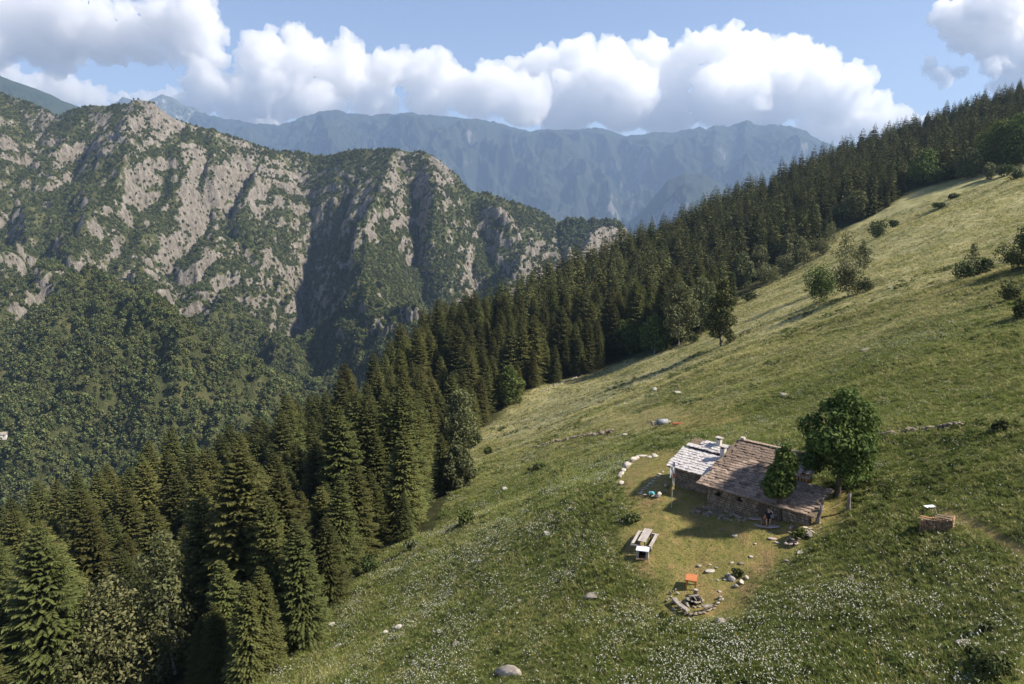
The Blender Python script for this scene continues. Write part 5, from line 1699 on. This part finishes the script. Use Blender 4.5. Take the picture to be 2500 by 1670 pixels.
MB().tube(rp, 0.018, 5).build('rope', plain('hemp_rope', (0.34, 0.27, 0.13), (0.46, 0.38, 0.2), 20), None, True, label='yellowish rope slung between the two stump posts', cat='rope')

# -- firewood stack
A = hit((2200 + 480 / 11.74) * 0.9388, (1230 + 820 / 11.74) * 0.9389); B = hit((2200 + 1480 / 11.74) * 0.9388, (1230 + 775 / 11.74) * 0.9389)
rz = math.atan2(*(B - A)[1::-1]); Lw = np.linalg.norm((B - A)[:2]); c = (A + B) / 2
c[2] = sz(c[0], c[1]) - 0.05
t = empty('woodpile', c, 'long stack of split firewood with planks laid on top', 'woodpile', rz=rz)
slope_x = (B[2] - A[2]) / Lw
M_LOG = plain('firewood', (0.16, 0.10, 0.06), (0.38, 0.25, 0.15), 5, rnd=0.3)
mb = MB()
for r_i in range(8):
    x = -Lw / 2 + 0.05
    while x < Lw / 2 - 0.04:
        rr = rng.uniform(0.04, 0.075)
        mb.tube([(x + rr, -0.02 + rng.uniform(-0.14, 0.05), 0.08 + 0.105 * r_i + slope_x * x), (x + rr, 0.85, 0.08 + 0.105 * r_i + slope_x * x)], rr, 6)
        x += rr * 2 + 0.008
logs = mb.build('logs', M_LOG, t, kind='stuff')
for i, (x0, x1, y_, z_, m) in enumerate([(-.53, .02, 0.03, 0.94, M_WOOD), (-.5, .1, 0.3, 0.95, M_TIMBER), (-.05, .5, 0.1, 0.95, M_WOOD), (.0, .48, 0.45, 0.96, M_WOOD)]):
    xm = (x0 + x1) / 2 * Lw
    MB().box((xm, y_, z_ + slope_x * xm), ((x1 - x0) * Lw, 0.2, 0.05), 0.03 * i, jit=0.01).build('plank', m, t)
for i in range(5):
    MB().tube([(Lw * 0.14, -0.05, 0.16 + 0.19 * i), (Lw * 0.36 + rng.uniform(-.1, .2), -0.08, 0.2 + 0.17 * i)], 0.045, 6).build('branch', M_WOOD, t)
MB().tube([(Lw * 0.2, 0.5, 1.0), (Lw * 0.36, 0.75, 1.5)], [0.03, 0.02]).build('stick', M_TIMBER, t)
MB().tube([(Lw * 0.02, 0.3, 1.05), (-Lw * 0.13, 0.6, 1.62)], [0.02, 0.012]).build('stick', M_GREYWOOD, t)
MB().box((0, 0, 0.16), (0.8, 0.34, 0.02), 0.2, tilt=0.05).build('sheet', plain('white_sheet', (0.62, 0.64, 0.70), (0.7, 0.72, 0.78), 3, bump=0.1), None,
       loc=hit((2200 + 820 / 11.74) * 0.9388, (1230 + 130 / 11.74) * 0.9389), label='flat pale sheet lying in the grass above the woodpile', cat='sheet')

# -- flagstones and stones of the yard
for i, (x, y, w, lab) in enumerate([(160, 700 + 0, 0, '')][:0] + [
        (1175, 835, 115, 'broad flagstone under the eave left of the door'), (1320, 855, 140, 'broad flagstone in front of the door'), (1345, 915, 105, 'flagstone left of the seated person'),
        (1450, 925, 160, 'long flagstone under the feet of the seated person'), (1085, 858, 40, 'small pale stone on the lawn left of the flagstones'), (1450, 975, 40, 'small pale stone below the long flagstone')]):
    rock(*Z1(x, y), w / 3.6123 * 0.94, lab, M_FLAG, k=5 if i % 2 else 2, name='flagstone', cat='flagstone', group='flagstones in front of the door', flat=0.28, sink=0.25, rz=-0.5)
rock(*Z1(1467, 1030), 23, 'upper of the two flat grey stepping slabs below the door', M_FLAG, k=5, name='flagstone', cat='flagstone', flat=0.35, sink=.25, rz=-.3)
rock(*Z1(1515, 1065), 21, 'lower of the two flat grey stepping slabs below the door', M_FLAG, k=2, name='flagstone', cat='flagstone', flat=0.35, sink=.25, rz=0)
rock(*Z6(950, 400), 13, 'upright reddish stone in the grass right of the yard path', M_FLAG, k=3)
# spring with a heap of stones
t = empty('stone_heap', hit(*Z6(960, 900)), 'dark heap of loose flat stones below the path slabs', 'stone heap')
TB = np.array(t.location)
for i in range(22):
    q = hit(*Z6(rng.uniform(740, 1200), rng.uniform(650, 1000))) - TB
    w = rng.uniform(0.25, 0.62)
    o = obj('stone', rock_data(int(rng.integers(0, 7)), M_STONE if i % 3 else M_FLAG), t); o.scale = (w, w, w * 0.55)
    o.location = tuple(q + np.array([0, 0, rng.uniform(0.05, 0.4)])); o.rotation_euler = (rng.normal(0, .3), rng.normal(0, .3), rng.uniform(0, 6.28))
t = empty('stone_heap', hit(*Z6(1400, 640)), 'pale jagged rock outcrop beside the green clump right of the dark heap', 'stone heap')
TB = np.array(t.location)
for i in range(16):
    q = hit(*Z6(rng.uniform(1240, 1600), rng.uniform(450, 690))) - TB
    w = rng.uniform(0.25, 0.6)
    o = obj('stone', rock_data(int(rng.integers(0, 7)), M_PALEROCK if i % 2 else M_ROCK), t); o.scale = (w, w, w * 0.8)
    o.location = tuple(q + np.array([0, 0, rng.uniform(0.0, 0.3)])); o.rotation_euler = (rng.normal(0, .3), rng.normal(0, .3), rng.uniform(0, 6.28))
bush(*Z6(1130, 720), 34, 22, 'small dark green clump between the dark heap and the pale outcrop', 60, 420, 0.2, M_ASH, group=None)
rock(*Z6(1240, 1165), 26, 'long pale flat stone below the dark stone heap', M_PALEROCK, k=5, flat=.5)
rock(*Z6(1540, 1050), 9, 'small whitish stone right of the long pale flat stone', M_PALEROCK)
rock(*Z6(780, 1450), 13, 'small pinkish stone at the lower edge of the yard', M_ROCK, k=4)
# boulders with grass tuft between yard and fire ring
t = empty('boulder_group', hit(*Z2(1160, 640)), 'cluster of white boulders with a green tuft above the fire ring', 'boulders')
TB = np.array(t.location)
for x, y, w in ((1110, 600, 75), (1190, 625, 75), (1235, 585, 60), (1165, 550, 70), (1075, 560, 40), (1140, 660, 60)):
    q = hit(*Z2(x, y)); tt = q[1] / ray(*Z2(x, y))[1]; w_ = w / 3.6123 * .94 / FOC * tt
    o = obj('boulder', rock_data(int(rng.integers(0, 5)), M_PALEROCK), t); o.scale = (w_, w_, w_); o.location = tuple(q - TB + np.array([0, 0, w_ * 0.2])); o.rotation_euler = (rng.normal(0, .3), rng.normal(0, .3), rng.uniform(0, 6.28))
bush(*Z2(1160, 575), 26, 20, 'leafy tuft growing among the white boulders', 61, 260, 0.16, M_BUSH, group=None)
for i, (x, y, w, lab) in enumerate([(910, 525, 120, 'broad flat pale stone left of the white boulders'), (820, 478, 50, 'whitish stone at the upper left of the scattered yard stones'), (918, 465, 40, 'whitish stone second from the upper left of the scattered yard stones'),
        (970, 490, 38, 'small whitish stone above the broad flat pale stone'), (1105, 452, 48, 'flat stone above the white boulders'), (1195, 458, 60, 'flat pale stone right of the one above the white boulders'), (1280, 398, 50, 'grey stone alone on the lawn above the yard stones'),
        (985, 605, 36, 'small bluish stone left of the white boulders'), (1050, 600, 45, 'tan stone touching the left of the white boulders'), (930, 600, 25, 'tiny pale stone between the orange table and the white boulders'), (1000, 705, 40, 'flat stone between the fire ring and the white boulders'),
        (1585, 432, 50, 'pale pink stone at the lower right border of the lawn'), (1130, 215, 70, 'low stone in the middle of the lawn'), (1005, 160, 40, 'dark stump of stone on the lawn behind the middle stone'), (1320, 280, 36, 'low grey stone right of the middle of the lawn'),
        (1800, 328, 30, 'small white stone right of the yard heap'), (2195, 300, 32, 'pinkish stone in the meadow right of the yard'), (2250, 270, 25, 'smaller pinkish stone beside the one right of the yard')]):
    rock(*Z2(x, y), w / 3.6123 * .94, lab, (M_PALEROCK, M_ROCK)[i % 2], flat=0.3 if 'broad flat' in lab else 0.55, group='loose stones of the yard')

# -- white trough and logs above the hut
p = hit(1518, 975)
t = empty('water_trough', p, 'whitish trough lying between dark stones on the trodden grass above the hut', 'trough', rz=0.15)
s_ = p[1] / 95.0
MB().tube([(-0.75 * s_, 0, 0.5 * s_), (0.75 * s_, 0, 0.5 * s_)], 0.45 * s_, 12).build('drum', plain('galvanised_metal', (0.19, 0.195, 0.21), (0.30, 0.31, 0.33), 3, rough=0.5), t, True)
for sgn in (-1, 1):
    for i in range(4):
        o = obj('stone', rock_data(int(rng.integers(0, 7)), M_STONE if i % 2 else M_PALEROCK), t); o.scale = (0.75 * s_,) * 3; o.location = (sgn * (1.0 + 0.45 * (i % 2)) * s_, 0.1 * i, (0.2 + 0.3 * (i // 2)) * s_); o.rotation_euler = (0, 0, i)
MB().tube([(-0.8 * s_, 0, 0.12), (0.8 * s_, 0.1, 0.12)], [0.16 * s_, 0.14 * s_], 8).build('log', plain('reddish_wood', (0.22, 0.06, 0.035), (0.32, 0.10, 0.06), 4), None, loc=hit(1555, 973), label='short red brown log lying right of the whitish trough', cat='log')

# -- dry stone walls
def stone_wall(pxs, h, w, label, n, mat):
    P = np.array([hit(*q) for q in pxs])
    t = empty('dry_stone_wall', P[0], label, 'stone wall')
    mb = MB()
    seg = np.linalg.norm(np.diff(P, axis=0), axis=1); cum = np.r_[0, np.cumsum(seg)]
    for i in range(n):
        s = rng.uniform(0, cum[-1])
        q = np.array([np.interp(s, cum, P[:, k]) for k in range(3)])
        q[:2] += rng.normal(0, w * 0.25, 2); q[2] = sz(q[0], q[1]) + rng.uniform(0, h)
        V, F = ROCKM[int(rng.integers(0, 7))]
        a = rng.uniform(0, 6.28); c_, s_ = math.cos(a), math.sin(a); r = rng.uniform(0.5, 1.1) * w
        mb.add(V * r @ np.array([[c_, s_, 0], [-s_, c_, 0], [0, 0, 1]]) + q - P[0], F)
    mb.build('stones', mat, t, kind='stuff')
stone_wall([(1215, 1027), (1280, 1013), (1345, 1000), (1405, 991)], 0.5, 0.8, 'low dark stone wall across the meadow left of the hut', 130, M_STONE)
stone_wall([(2022, 999), (2080, 990), (2140, 986), (2205, 974)], 0.35, 0.55, 'low bleached stone wall in the meadow right of the round tree', 90, M_STONE)
stone_wall([(1235, 900), (1270, 886), (1300, 874), (1338, 862)], 0.3, 1.0, 'broken line of pale stones along the wood edge of the meadow tongue', 60, M_PALEROCK)

# -- single rocks in the meadow
for x, y, w, lab, f in [(1163, 1545, 60, 'big pale wedge shaped boulder at the bottom middle of the picture', 0.8), (1357, 1371, 40, 'smooth tan boulder in the flowers left of the fire ring', 0.7), (912, 1446, 20, 'white upright rock in the lower left meadow', 1.3),
        (884, 1451, 17, 'grey rock just left of the white upright rock', 0.9), (758, 1438, 20, 'white rock against the lowest firs at the meadow edge', 1.0), (776, 1481, 24, 'pale flat rock below the lowest firs at the meadow edge', 0.6),
        (950, 1521, 16, 'small pale rock near the bottom edge left of the wedge boulder', 0.9), (875, 1500, 14, 'half buried rock in the lower left meadow', 0.5), (1045, 1477, 24, 'grey rock with a yellow green tuft in the lower meadow', 0.7),
        (1100, 1286, 16, 'tan rock in the flowers left of the picnic table', 0.8), (1177, 1305, 15, 'low tan rock right of the one in the flowers', 0.6), (1258, 1224, 26, 'long pale rock in the meadow left of the lawn', 0.45), (1157, 1122, 20, 'white rock in the open grass below the stone wall', 0.6),
        (1190, 1380, 16, 'brownish rock in the flowers below the middle meadow', 0.6), (1797, 909, 28, 'grey flat rock in the meadow left of the round tree', 0.5), (1502, 896, 22, 'pale rock group in the sunlit meadow', 0.6), (1554, 902, 26, 'flat white rock right of the pale rock group in the sunlit meadow', 0.35),
        (1775, 976, 16, 'white stone in the grass behind the hut ridge', 0.4), (1790, 830, 9, 'small white stone alone in the upper meadow', 0.8), (1718, 970, 10, 'small stone left of the white one behind the hut ridge', 0.8), (2040, 660, 17, 'white boulder below the bush clump on the steep meadow', 0.7),
        (1990, 803, 36, 'grey split boulder in the middle of the steep meadow', 0.5), (2018, 633, 9, 'small white stone above the white boulder on the steep meadow', 0.7), (2215, 1476, 48, 'broad tan boulder in the dark meadow at the lower right', 0.5), (2332, 1537, 20, 'tan rock near the bottom right corner', 0.8),
        (1432, 1000, 14, 'white stone at the right end of the dark stone wall', 0.8), (1690, 735, 12, 'pale stone under the lone larch', 0.7)]:
    if lab.startswith('big pale wedge'): rock(x, y, 80, lab, M_ROCK, k=5, flat=1.25, rz=-0.62, sink=0.32, tilt=0.15).scale.y *= 0.72
    else: rock(x, y, w * 1.05, lab, M_PALEROCK if 'white' in lab or 'pale' in lab else M_ROCK, flat=f)

# ------------------------------------------------------------------ bushes
for i, (x, y, w, h, lab, n, m) in enumerate([
        (1888, 690, 95, 90, 'large dark green bush at the left of the clump on the steep meadow', 2600, M_ASH), (1945, 682, 70, 80, 'grey green bush at the lower right of the clump on the steep meadow', 1700, M_BIRCH),
        (1975, 672, 45, 40, 'small pale bush at the right foot of the clump', 800, M_BIRCH), (2008, 545, 52, 42, 'dark bush alone on the sunlit upper meadow', 1300, M_BUSH), (2048, 522, 25, 18, 'small dark bush right of the lone upper meadow bush', 500, M_BUSH),
        (1758, 655, 75, 55, 'broad pale shrub at the left of the shrub row by the firs', 1700, M_BIRCH), (1800, 632, 60, 50, 'pale shrub in the middle of the shrub row by the firs', 1300, M_BIRCH), (1842, 612, 50, 42, 'grey green shrub right of the middle of the shrub row', 1100, M_BIRCH),
        (1876, 590, 55, 45, 'rightmost grey green shrub of the shrub row by the firs', 1100, M_BIRCH), (1720, 690, 50, 25, 'low shrub under the left end of the shrub row', 700, M_BUSH), (2262, 412, 32, 38, 'upright bush on the upper meadow edge below the domed beech', 900, M_BIRCH),
        (2300, 405, 50, 28, 'spreading shrub right of the upright bush on the upper edge', 800, M_BUSH), (2330, 412, 45, 25, 'low shrub at the right edge of the picture on the upper meadow', 700, M_BUSH), (2150, 478, 40, 14, 'low dark shrub in the upper meadow below the tree shadow', 500, M_BUSH), (2185, 455, 30, 12, 'tiny shrub in the upper meadow right of the low dark one', 400, M_BUSH),
        (2230, 400, 35, 18, 'low yellowish shrub below the olive green tree', 500, M_BUSH), (2352, 590, 60, 75, 'dark bush cut by the right edge above the shaded slope', 1300, M_BUSH), (2318, 625, 90, 60, 'dark green bush in the shaded slope at the right', 1200, M_BUSH), (2215, 640, 80, 45, 'low brushy bush at the left of the shaded slope', 900, M_BUSH),
        (2262, 625, 50, 40, 'low bush between the brushy bush and the dark green bush', 700, M_BUSH), (2310, 690, 65, 50, 'dark rounded bush in the right hand shade', 800, M_BUSH), (2340, 730, 60, 45, 'bush at the right edge below the dark rounded bush', 800, M_BUSH), (1118, 1045, 25, 20, 'small dark bush in the grass below the wood corner', 400, M_BUSH),
        (1070, 1200, 50, 40, 'leafy shrub at the foot of the firs by the meadow corner', 600, M_ASH), (940, 1262, 45, 28, 'grey green shrub at the dark foot of the firs', 500, M_BIRCH), (850, 1310, 50, 40, 'green shrub at the lower wood edge', 600, M_BUSH), (1230, 1080, 45, 20, 'dark leafy clump in the flowers below the stone wall', 500, M_BUSH),
        (1450, 1192, 40, 15, 'dark leafy clump at the left border of the lawn', 600, M_BUSH), (2290, 1545, 95, 40, 'yellow green bush at the bottom right corner', 900, M_BUSH), (2240, 1520, 55, 28, 'yellow green bush left of the bottom right one', 600, M_BUSH), (2285, 990, 38, 30, 'dark bush in the meadow right of the bleached stone wall', 500, M_BUSH),
        (1090, 1020, 35, 30, 'light green shrub at the end of the meadow tongue', 500, M_BUSH), (2260, 1450, 40, 25, 'dark tuft beside the broad tan boulder', 350, M_BUSH), (1660, 720, 30, 25, 'dark shrub behind the lone larch', 400, M_ASH), (1590, 785, 30, 20, 'low shrub at the foot of the grey green birches', 400, M_BUSH)]):
    dist = np.linalg.norm(hit(x, y))
    bush(x, y, w, h, lab, 700 + i * 3, n, 0.16 + dist / 620, m)
for i, (x, y, H, rc, lab) in enumerate([(1935, 650, 115, 30, 'pale birch rising behind the bush clump on the steep meadow'), (1975, 622, 65, 16, 'thin young tree right of the pale birch in the clump'), (1905, 560, 48, 15, 'young tree alone above the shrub row on the meadow'),
        (2226, 628, 62, 13, 'sparse grey sapling in front of the shaded slope'), (1905, 512, 40, 13, 'young pale tree at the wood edge between two small firs')]):
    mp = np.linalg.norm(hit(x, y)) * .985 / FOC
    broadleaf('young_tree', x, y, H * mp, rc * mp, lab, M_BIRCH, M_PALEBARK, None, 900 + i * 5, 1300 if i != 3 else 260, 0.5, 0.08, 9, 0.4, 0.09)

# ------------------------------------------------------------------ small farmhouse far across the valley
p = hit_m(6, 1003)
t = empty('farmhouse', p, 'tiny whitewashed farmhouse on the wooded slope at the left edge of the picture', 'house', rz=0.3)
t.scale = (0.62, 0.62, 0.62)
M_WHITE = plain('whitewash', (0.55, 0.52, 0.48), (0.68, 0.65, 0.6), 1)
MB().box((0, 0, 1.5), (12, 8, 9)).build('wall', M_WHITE, t)
mb = MB(); mb.add([(-6.8, -4.8, 5.8), (6.8, -4.8, 5.8), (6.8, 4.8, 5.8), (-6.8, 4.8, 5.8), (-6.8, 0, 9.2), (6.8, 0, 9.2)], [(0, 1, 5, 4), (2, 3, 4, 5), (0, 4, 3), (1, 2, 5), (0, 3, 2, 1)])
mb.build('roof', M_ROCK, t)
for x in (-3, 3):
    MB().box((x, -4.02, 3.2), (1.3, 0.15, 1.7)).build('window', M_DARK, t)
# ================================================================== MEADOW GRASS AND FLOWERS
def grass_mat(name, lo, mid, hi, transl=0.42):
    n = NT(name)
    g = n.n.new('ShaderNodeNewGeometry')
    f1 = n.noise(g.outputs['Position'], 0.06, 4, 0.6)
    f2 = n.noise(g.outputs['Position'], 0.45, 4, 0.65)
    c = n.ramp(n.math('ADD', n.math('MULTIPLY', f1, 0.55), n.math('MULTIPLY', f2, 0.45)), [(0.34, lo), (0.5, mid), (0.66, hi)])
    r = n.rand()
    k = n.math('MULTIPLY_ADD', r, 0.55); k.node.inputs[2].default_value = 0.72
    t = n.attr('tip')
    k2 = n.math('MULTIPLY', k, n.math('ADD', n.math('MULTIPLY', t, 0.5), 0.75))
    hsv = n.new('ShaderNodeHueSaturation'); n.link(k2, hsv.inputs['Value']); n.link(c, hsv.inputs['Color'])
    return n.finish(hsv.outputs['Color'], 0.7, spec=0.15, transl=transl)
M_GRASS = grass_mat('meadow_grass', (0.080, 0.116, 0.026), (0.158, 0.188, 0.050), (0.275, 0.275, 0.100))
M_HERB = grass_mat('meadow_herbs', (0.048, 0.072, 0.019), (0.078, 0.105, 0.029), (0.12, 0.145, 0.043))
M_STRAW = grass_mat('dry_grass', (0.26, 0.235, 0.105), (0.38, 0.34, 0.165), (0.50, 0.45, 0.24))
M_PETAL = plain('white_petals', (0.52, 0.52, 0.46), (0.72, 0.72, 0.66), 8, bump=0, transl=0.2)
M_YELLOW = plain('yellow_petals', (0.55, 0.38, 0.03), (0.65, 0.48, 0.06), 8, bump=0)

def tuft(seed, nb, h, spread, w, mat, lean=0.5):
    r_ = np.random.default_rng(seed)
    V, T = [], []
    for i in range(nb):
        a = r_.uniform(0, 6.28); b = r_.uniform(0, spread)
        p = np.array([math.cos(a) * b, math.sin(a) * b, -0.03])
        d = np.array([math.cos(a), math.sin(a), 0]) * lean * r_.uniform(0.2, 1.0) + np.array([r_.normal(0, .15), r_.normal(0, .15), 1.0])
        L = h * r_.uniform(0.55, 1.15)
        sd = np.cross(d, r_.normal(size=3)); sd /= np.linalg.norm(sd)
        ww = w * r_.uniform(0.7, 1.3)
        m = p + d * L * 0.55
        tp = p + d * L + np.array([math.cos(a), math.sin(a), -0.5]) * L * 0.22
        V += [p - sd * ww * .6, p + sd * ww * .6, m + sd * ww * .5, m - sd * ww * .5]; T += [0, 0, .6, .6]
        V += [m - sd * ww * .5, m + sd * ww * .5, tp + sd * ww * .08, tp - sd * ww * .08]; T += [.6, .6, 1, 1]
    me = mesh_np('tuft', np.array(V), np.arange(len(V)).reshape(-1, 4), [mat]); attr(me, 'tip', T)
    return me
def leafy(seed, n, w, h, size, mat):
    lb = [(0, 0, h * .4, w * .5, w * .5, h * .5), (w * .25, w * .1, h * .35, w * .35, w * .35, h * .4), (-w * .2, w * .2, h * .45, w * .35, w * .35, h * .4)]
    V, F, T = leaf_cloud(lb, n, size, seed, 0.4)
    me = mesh_np('herb', V, F, [mat]); attr(me, 'tip', T)
    return me
def umbel(seed, nh, h, rad, mat, sp):
    r_ = np.random.default_rng(seed)
    V, mi, T = [], [], []
    for i in range(nh):
        b = np.array([r_.normal(0, sp), r_.normal(0, sp), 0.0])
        top = b + np.array([r_.normal(0, .05), r_.normal(0, .05), h * r_.uniform(0.75, 1.15)])
        s = 0.008
        V += [b + [s, 0, 0], b - [s, 0, 0], top - [s, 0, 0], top + [s, 0, 0]]; mi.append(1); T += [0, 0, 1, 1]
        for k in range(4):
            c = top + np.array([r_.normal(0, rad * .45), r_.normal(0, rad * .45), r_.uniform(-.02, .03)])
            R_ = rad * r_.uniform(0.3, 0.55)
            a = r_.uniform(0, 1.57)
            e1 = np.array([math.cos(a), math.sin(a), r_.normal(0, .25)]) * R_; e2 = np.array([-math.sin(a), math.cos(a), r_.normal(0, .25)]) * R_
            V += [c - e1, c - e2, c + e1, c + e2]; mi.append(0); T += [1] * 4
    me = mesh_np('flower', np.array(V), np.arange(len(V)).reshape(-1, 4), [mat, M_HERB], mat_idx=mi); attr(me, 'tip', T)
    return me

def in_view(az, r): return True
def field(n, r0, r1, pw=1.0):
    az = rng.uniform(R(-40), R(39.5), n)
    r = r0 + (r1 - r0) * rng.random(n) ** pw
    x, y = r * np.sin(az), r * np.cos(az)
    w = wood_mask(x, y)
    hutd = (np.array([(x - HO[0]) * HA[0] + (y - HO[1]) * HA[1], (x - HO[0]) * HB[0] + (y - HO[1]) * HB[1]]))
    inhut = ((hutd[0] > 0.3) & (hutd[0] < 9.5) & (hutd[1] > 0.3) & (hutd[1] < 6.8)) | ((hutd[0] > -4.1) & (hutd[0] < 0.5) & (hutd[1] > 2.3) & (hutd[1] < 6.8))
    k = (w < 3.5) & ~inhut & (seg_dist(x, y, TRAIL) > 0.45)
    return x[k], y[k], r[k]
def dryness(x, y):
    nr = fbm(x / 6, y / 6, octv=3, seed=61)
    d1 = np.where(in_poly(x, y, DRY), 1, -1) * seg_dist(x, y, DRY + DRY[:1])
    d2 = np.where(in_poly(x, y, DRY2), 1, -1) * seg_dist(x, y, DRY2 + DRY2[:1])
    return np.maximum(sstep(-1.2, 1.6, d1 + 1.3 * nr), 0.75 * sstep(-3, 4, d2 + 4 * nr))

x, y, r = [np.concatenate(q) for q in zip(field(240000, 24, 175), field(130000, 165, 430))]
dry = dryness(x, y)
patch = fbm(x / 9, y / 9, octv=3, seed=90)
sc = (0.75 + 0.5 * rng.random(len(x))) * (1 - 0.72 * dry) * (0.85 + 0.35 * patch) * np.interp(r, [40, 170, 430], [0.95, 1.6, 2.6])
pick = np.where((rng.random(len(x)) < 0.12 + 0.5 * dry + 0.6 * hayness(x, y)) , 3, rng.integers(0, 3, len(x)))
scatter('meadow_grass', np.stack([x, y, slope_z(x, y)], -1), sc, rng.uniform(0, 6.28, len(x)),
        [tuft(1, 12, 0.34, 0.16, 0.030, M_GRASS), tuft(2, 14, 0.28, 0.2, 0.034, M_GRASS), tuft(3, 10, 0.42, 0.14, 0.026, M_GRASS), tuft(4, 9, 0.36, 0.16, 0.022, M_STRAW, 0.7)], pick)
# darker leafy herbs in drifts
x, y, r = field(60000, 24, 210)
hm_ = fbm(x / 11, y / 11, octv=4, seed=91) + 0.7 * fbm(x / 2.6, y / 2.6, octv=2, seed=92)
k = (rng.random(len(x)) < sstep(0.15, 0.75, hm_) * 0.75) & (dryness(x, y) < 0.35)
x, y, r = x[k], y[k], r[k]
scatter('meadow_herbs', np.stack([x, y, slope_z(x, y)], -1), rng.uniform(0.5, 1.35, len(x)) * np.interp(r, [40, 200], [0.95, 1.8]), rng.uniform(0, 6.28, len(x)),
        [leafy(5, 26, 0.5, 0.34, 0.17, M_HERB), leafy(6, 20, 0.42, 0.42, 0.15, M_HERB), leafy(7, 30, 0.7, 0.28, 0.18, M_HERB)], rng.integers(0, 3, len(x)))
# white flowers: drifts, denser left of the lawn, on the tongue and at the lower right
x, y, r = field(300000, 24, 330, 1.15)
az = np.arctan2(x, y)
fm = fbm(x / 16, y / 16, octv=3, seed=95) + 0.95 * fbm(x / 2.4, y / 4.4, octv=3, seed=96)
zone = np.zeros(len(x))
for px, py, rad, amt in ((1350, 1330, 10, 0.7), (1250, 1150, 18, 0.65), (1130, 1400, 11, 0.6), (1400, 1180, 10, 0.5), (1250, 960, 32, 0.95), (1250, 1260, 12, 0.6), (1000, 1400, 9, 0.4), (1150, 1230, 12, 0.5), (1450, 930, 28, 0.35), (1160, 985, 16, 0.6), (900, 1530, 9, 0.2), (2150, 1400, 7, 0.4), (2250, 1450, 7, 0.4), (1980, 1380, 8, 0.25),
                         (1830, 1420, 6, 0.3), (1750, 1480, 5, 0.25), (2130, 760, 14, 0.55), (2080, 1060, 8, 0.3), (1960, 830, 22, 0.15), (2200, 1290, 6, 0.25), (1560, 1530, 6, 0.15), (2300, 1350, 7, 0.3)):
    q = hit(px, py)
    zone = np.maximum(zone, amt * np.exp(-((x - q[0]) ** 2 + (y - q[1]) ** 2) / rad ** 2))
pr = 0.075 + 0.80 * sstep(0.35, 1.65, fm * 1.12 + zone * 1.5 + 0.15) 
k = (rng.random(len(x)) < pr) & (dryness(x, y) < 0.25) & (seg_dist(x, y, DITCH) > 1)
x, y, r = x[k], y[k], r[k]
print('flowers', len(x))
scatter('white_flowers', np.stack([x, y, slope_z(x, y)], -1), rng.uniform(0.75, 1.2, len(x)) * np.interp(r, [45, 120, 300], [1.0, 1.2, 1.7]), rng.uniform(0, 6.28, len(x)),
        [umbel(11, 2, 0.46, 0.043, M_PETAL, 0.2), umbel(12, 3, 0.5, 0.038, M_PETAL, 0.32), umbel(13, 1, 0.44, 0.058, M_PETAL, 0.1)], rng.integers(0, 3, len(x)))
x, y, r = field(2200, 24, 80)
k = (dryness(x, y) < 0.3) & (rng.random(len(x)) < 0.25)
scatter('yellow_flowers', np.stack([x[k], y[k], slope_z(x[k], y[k])], -1), rng.uniform(0.6, 1.0, k.sum()), rng.uniform(0, 6.28, k.sum()), [umbel(14, 1, 0.4, 0.06, M_YELLOW, 0.1)], np.zeros(k.sum()))
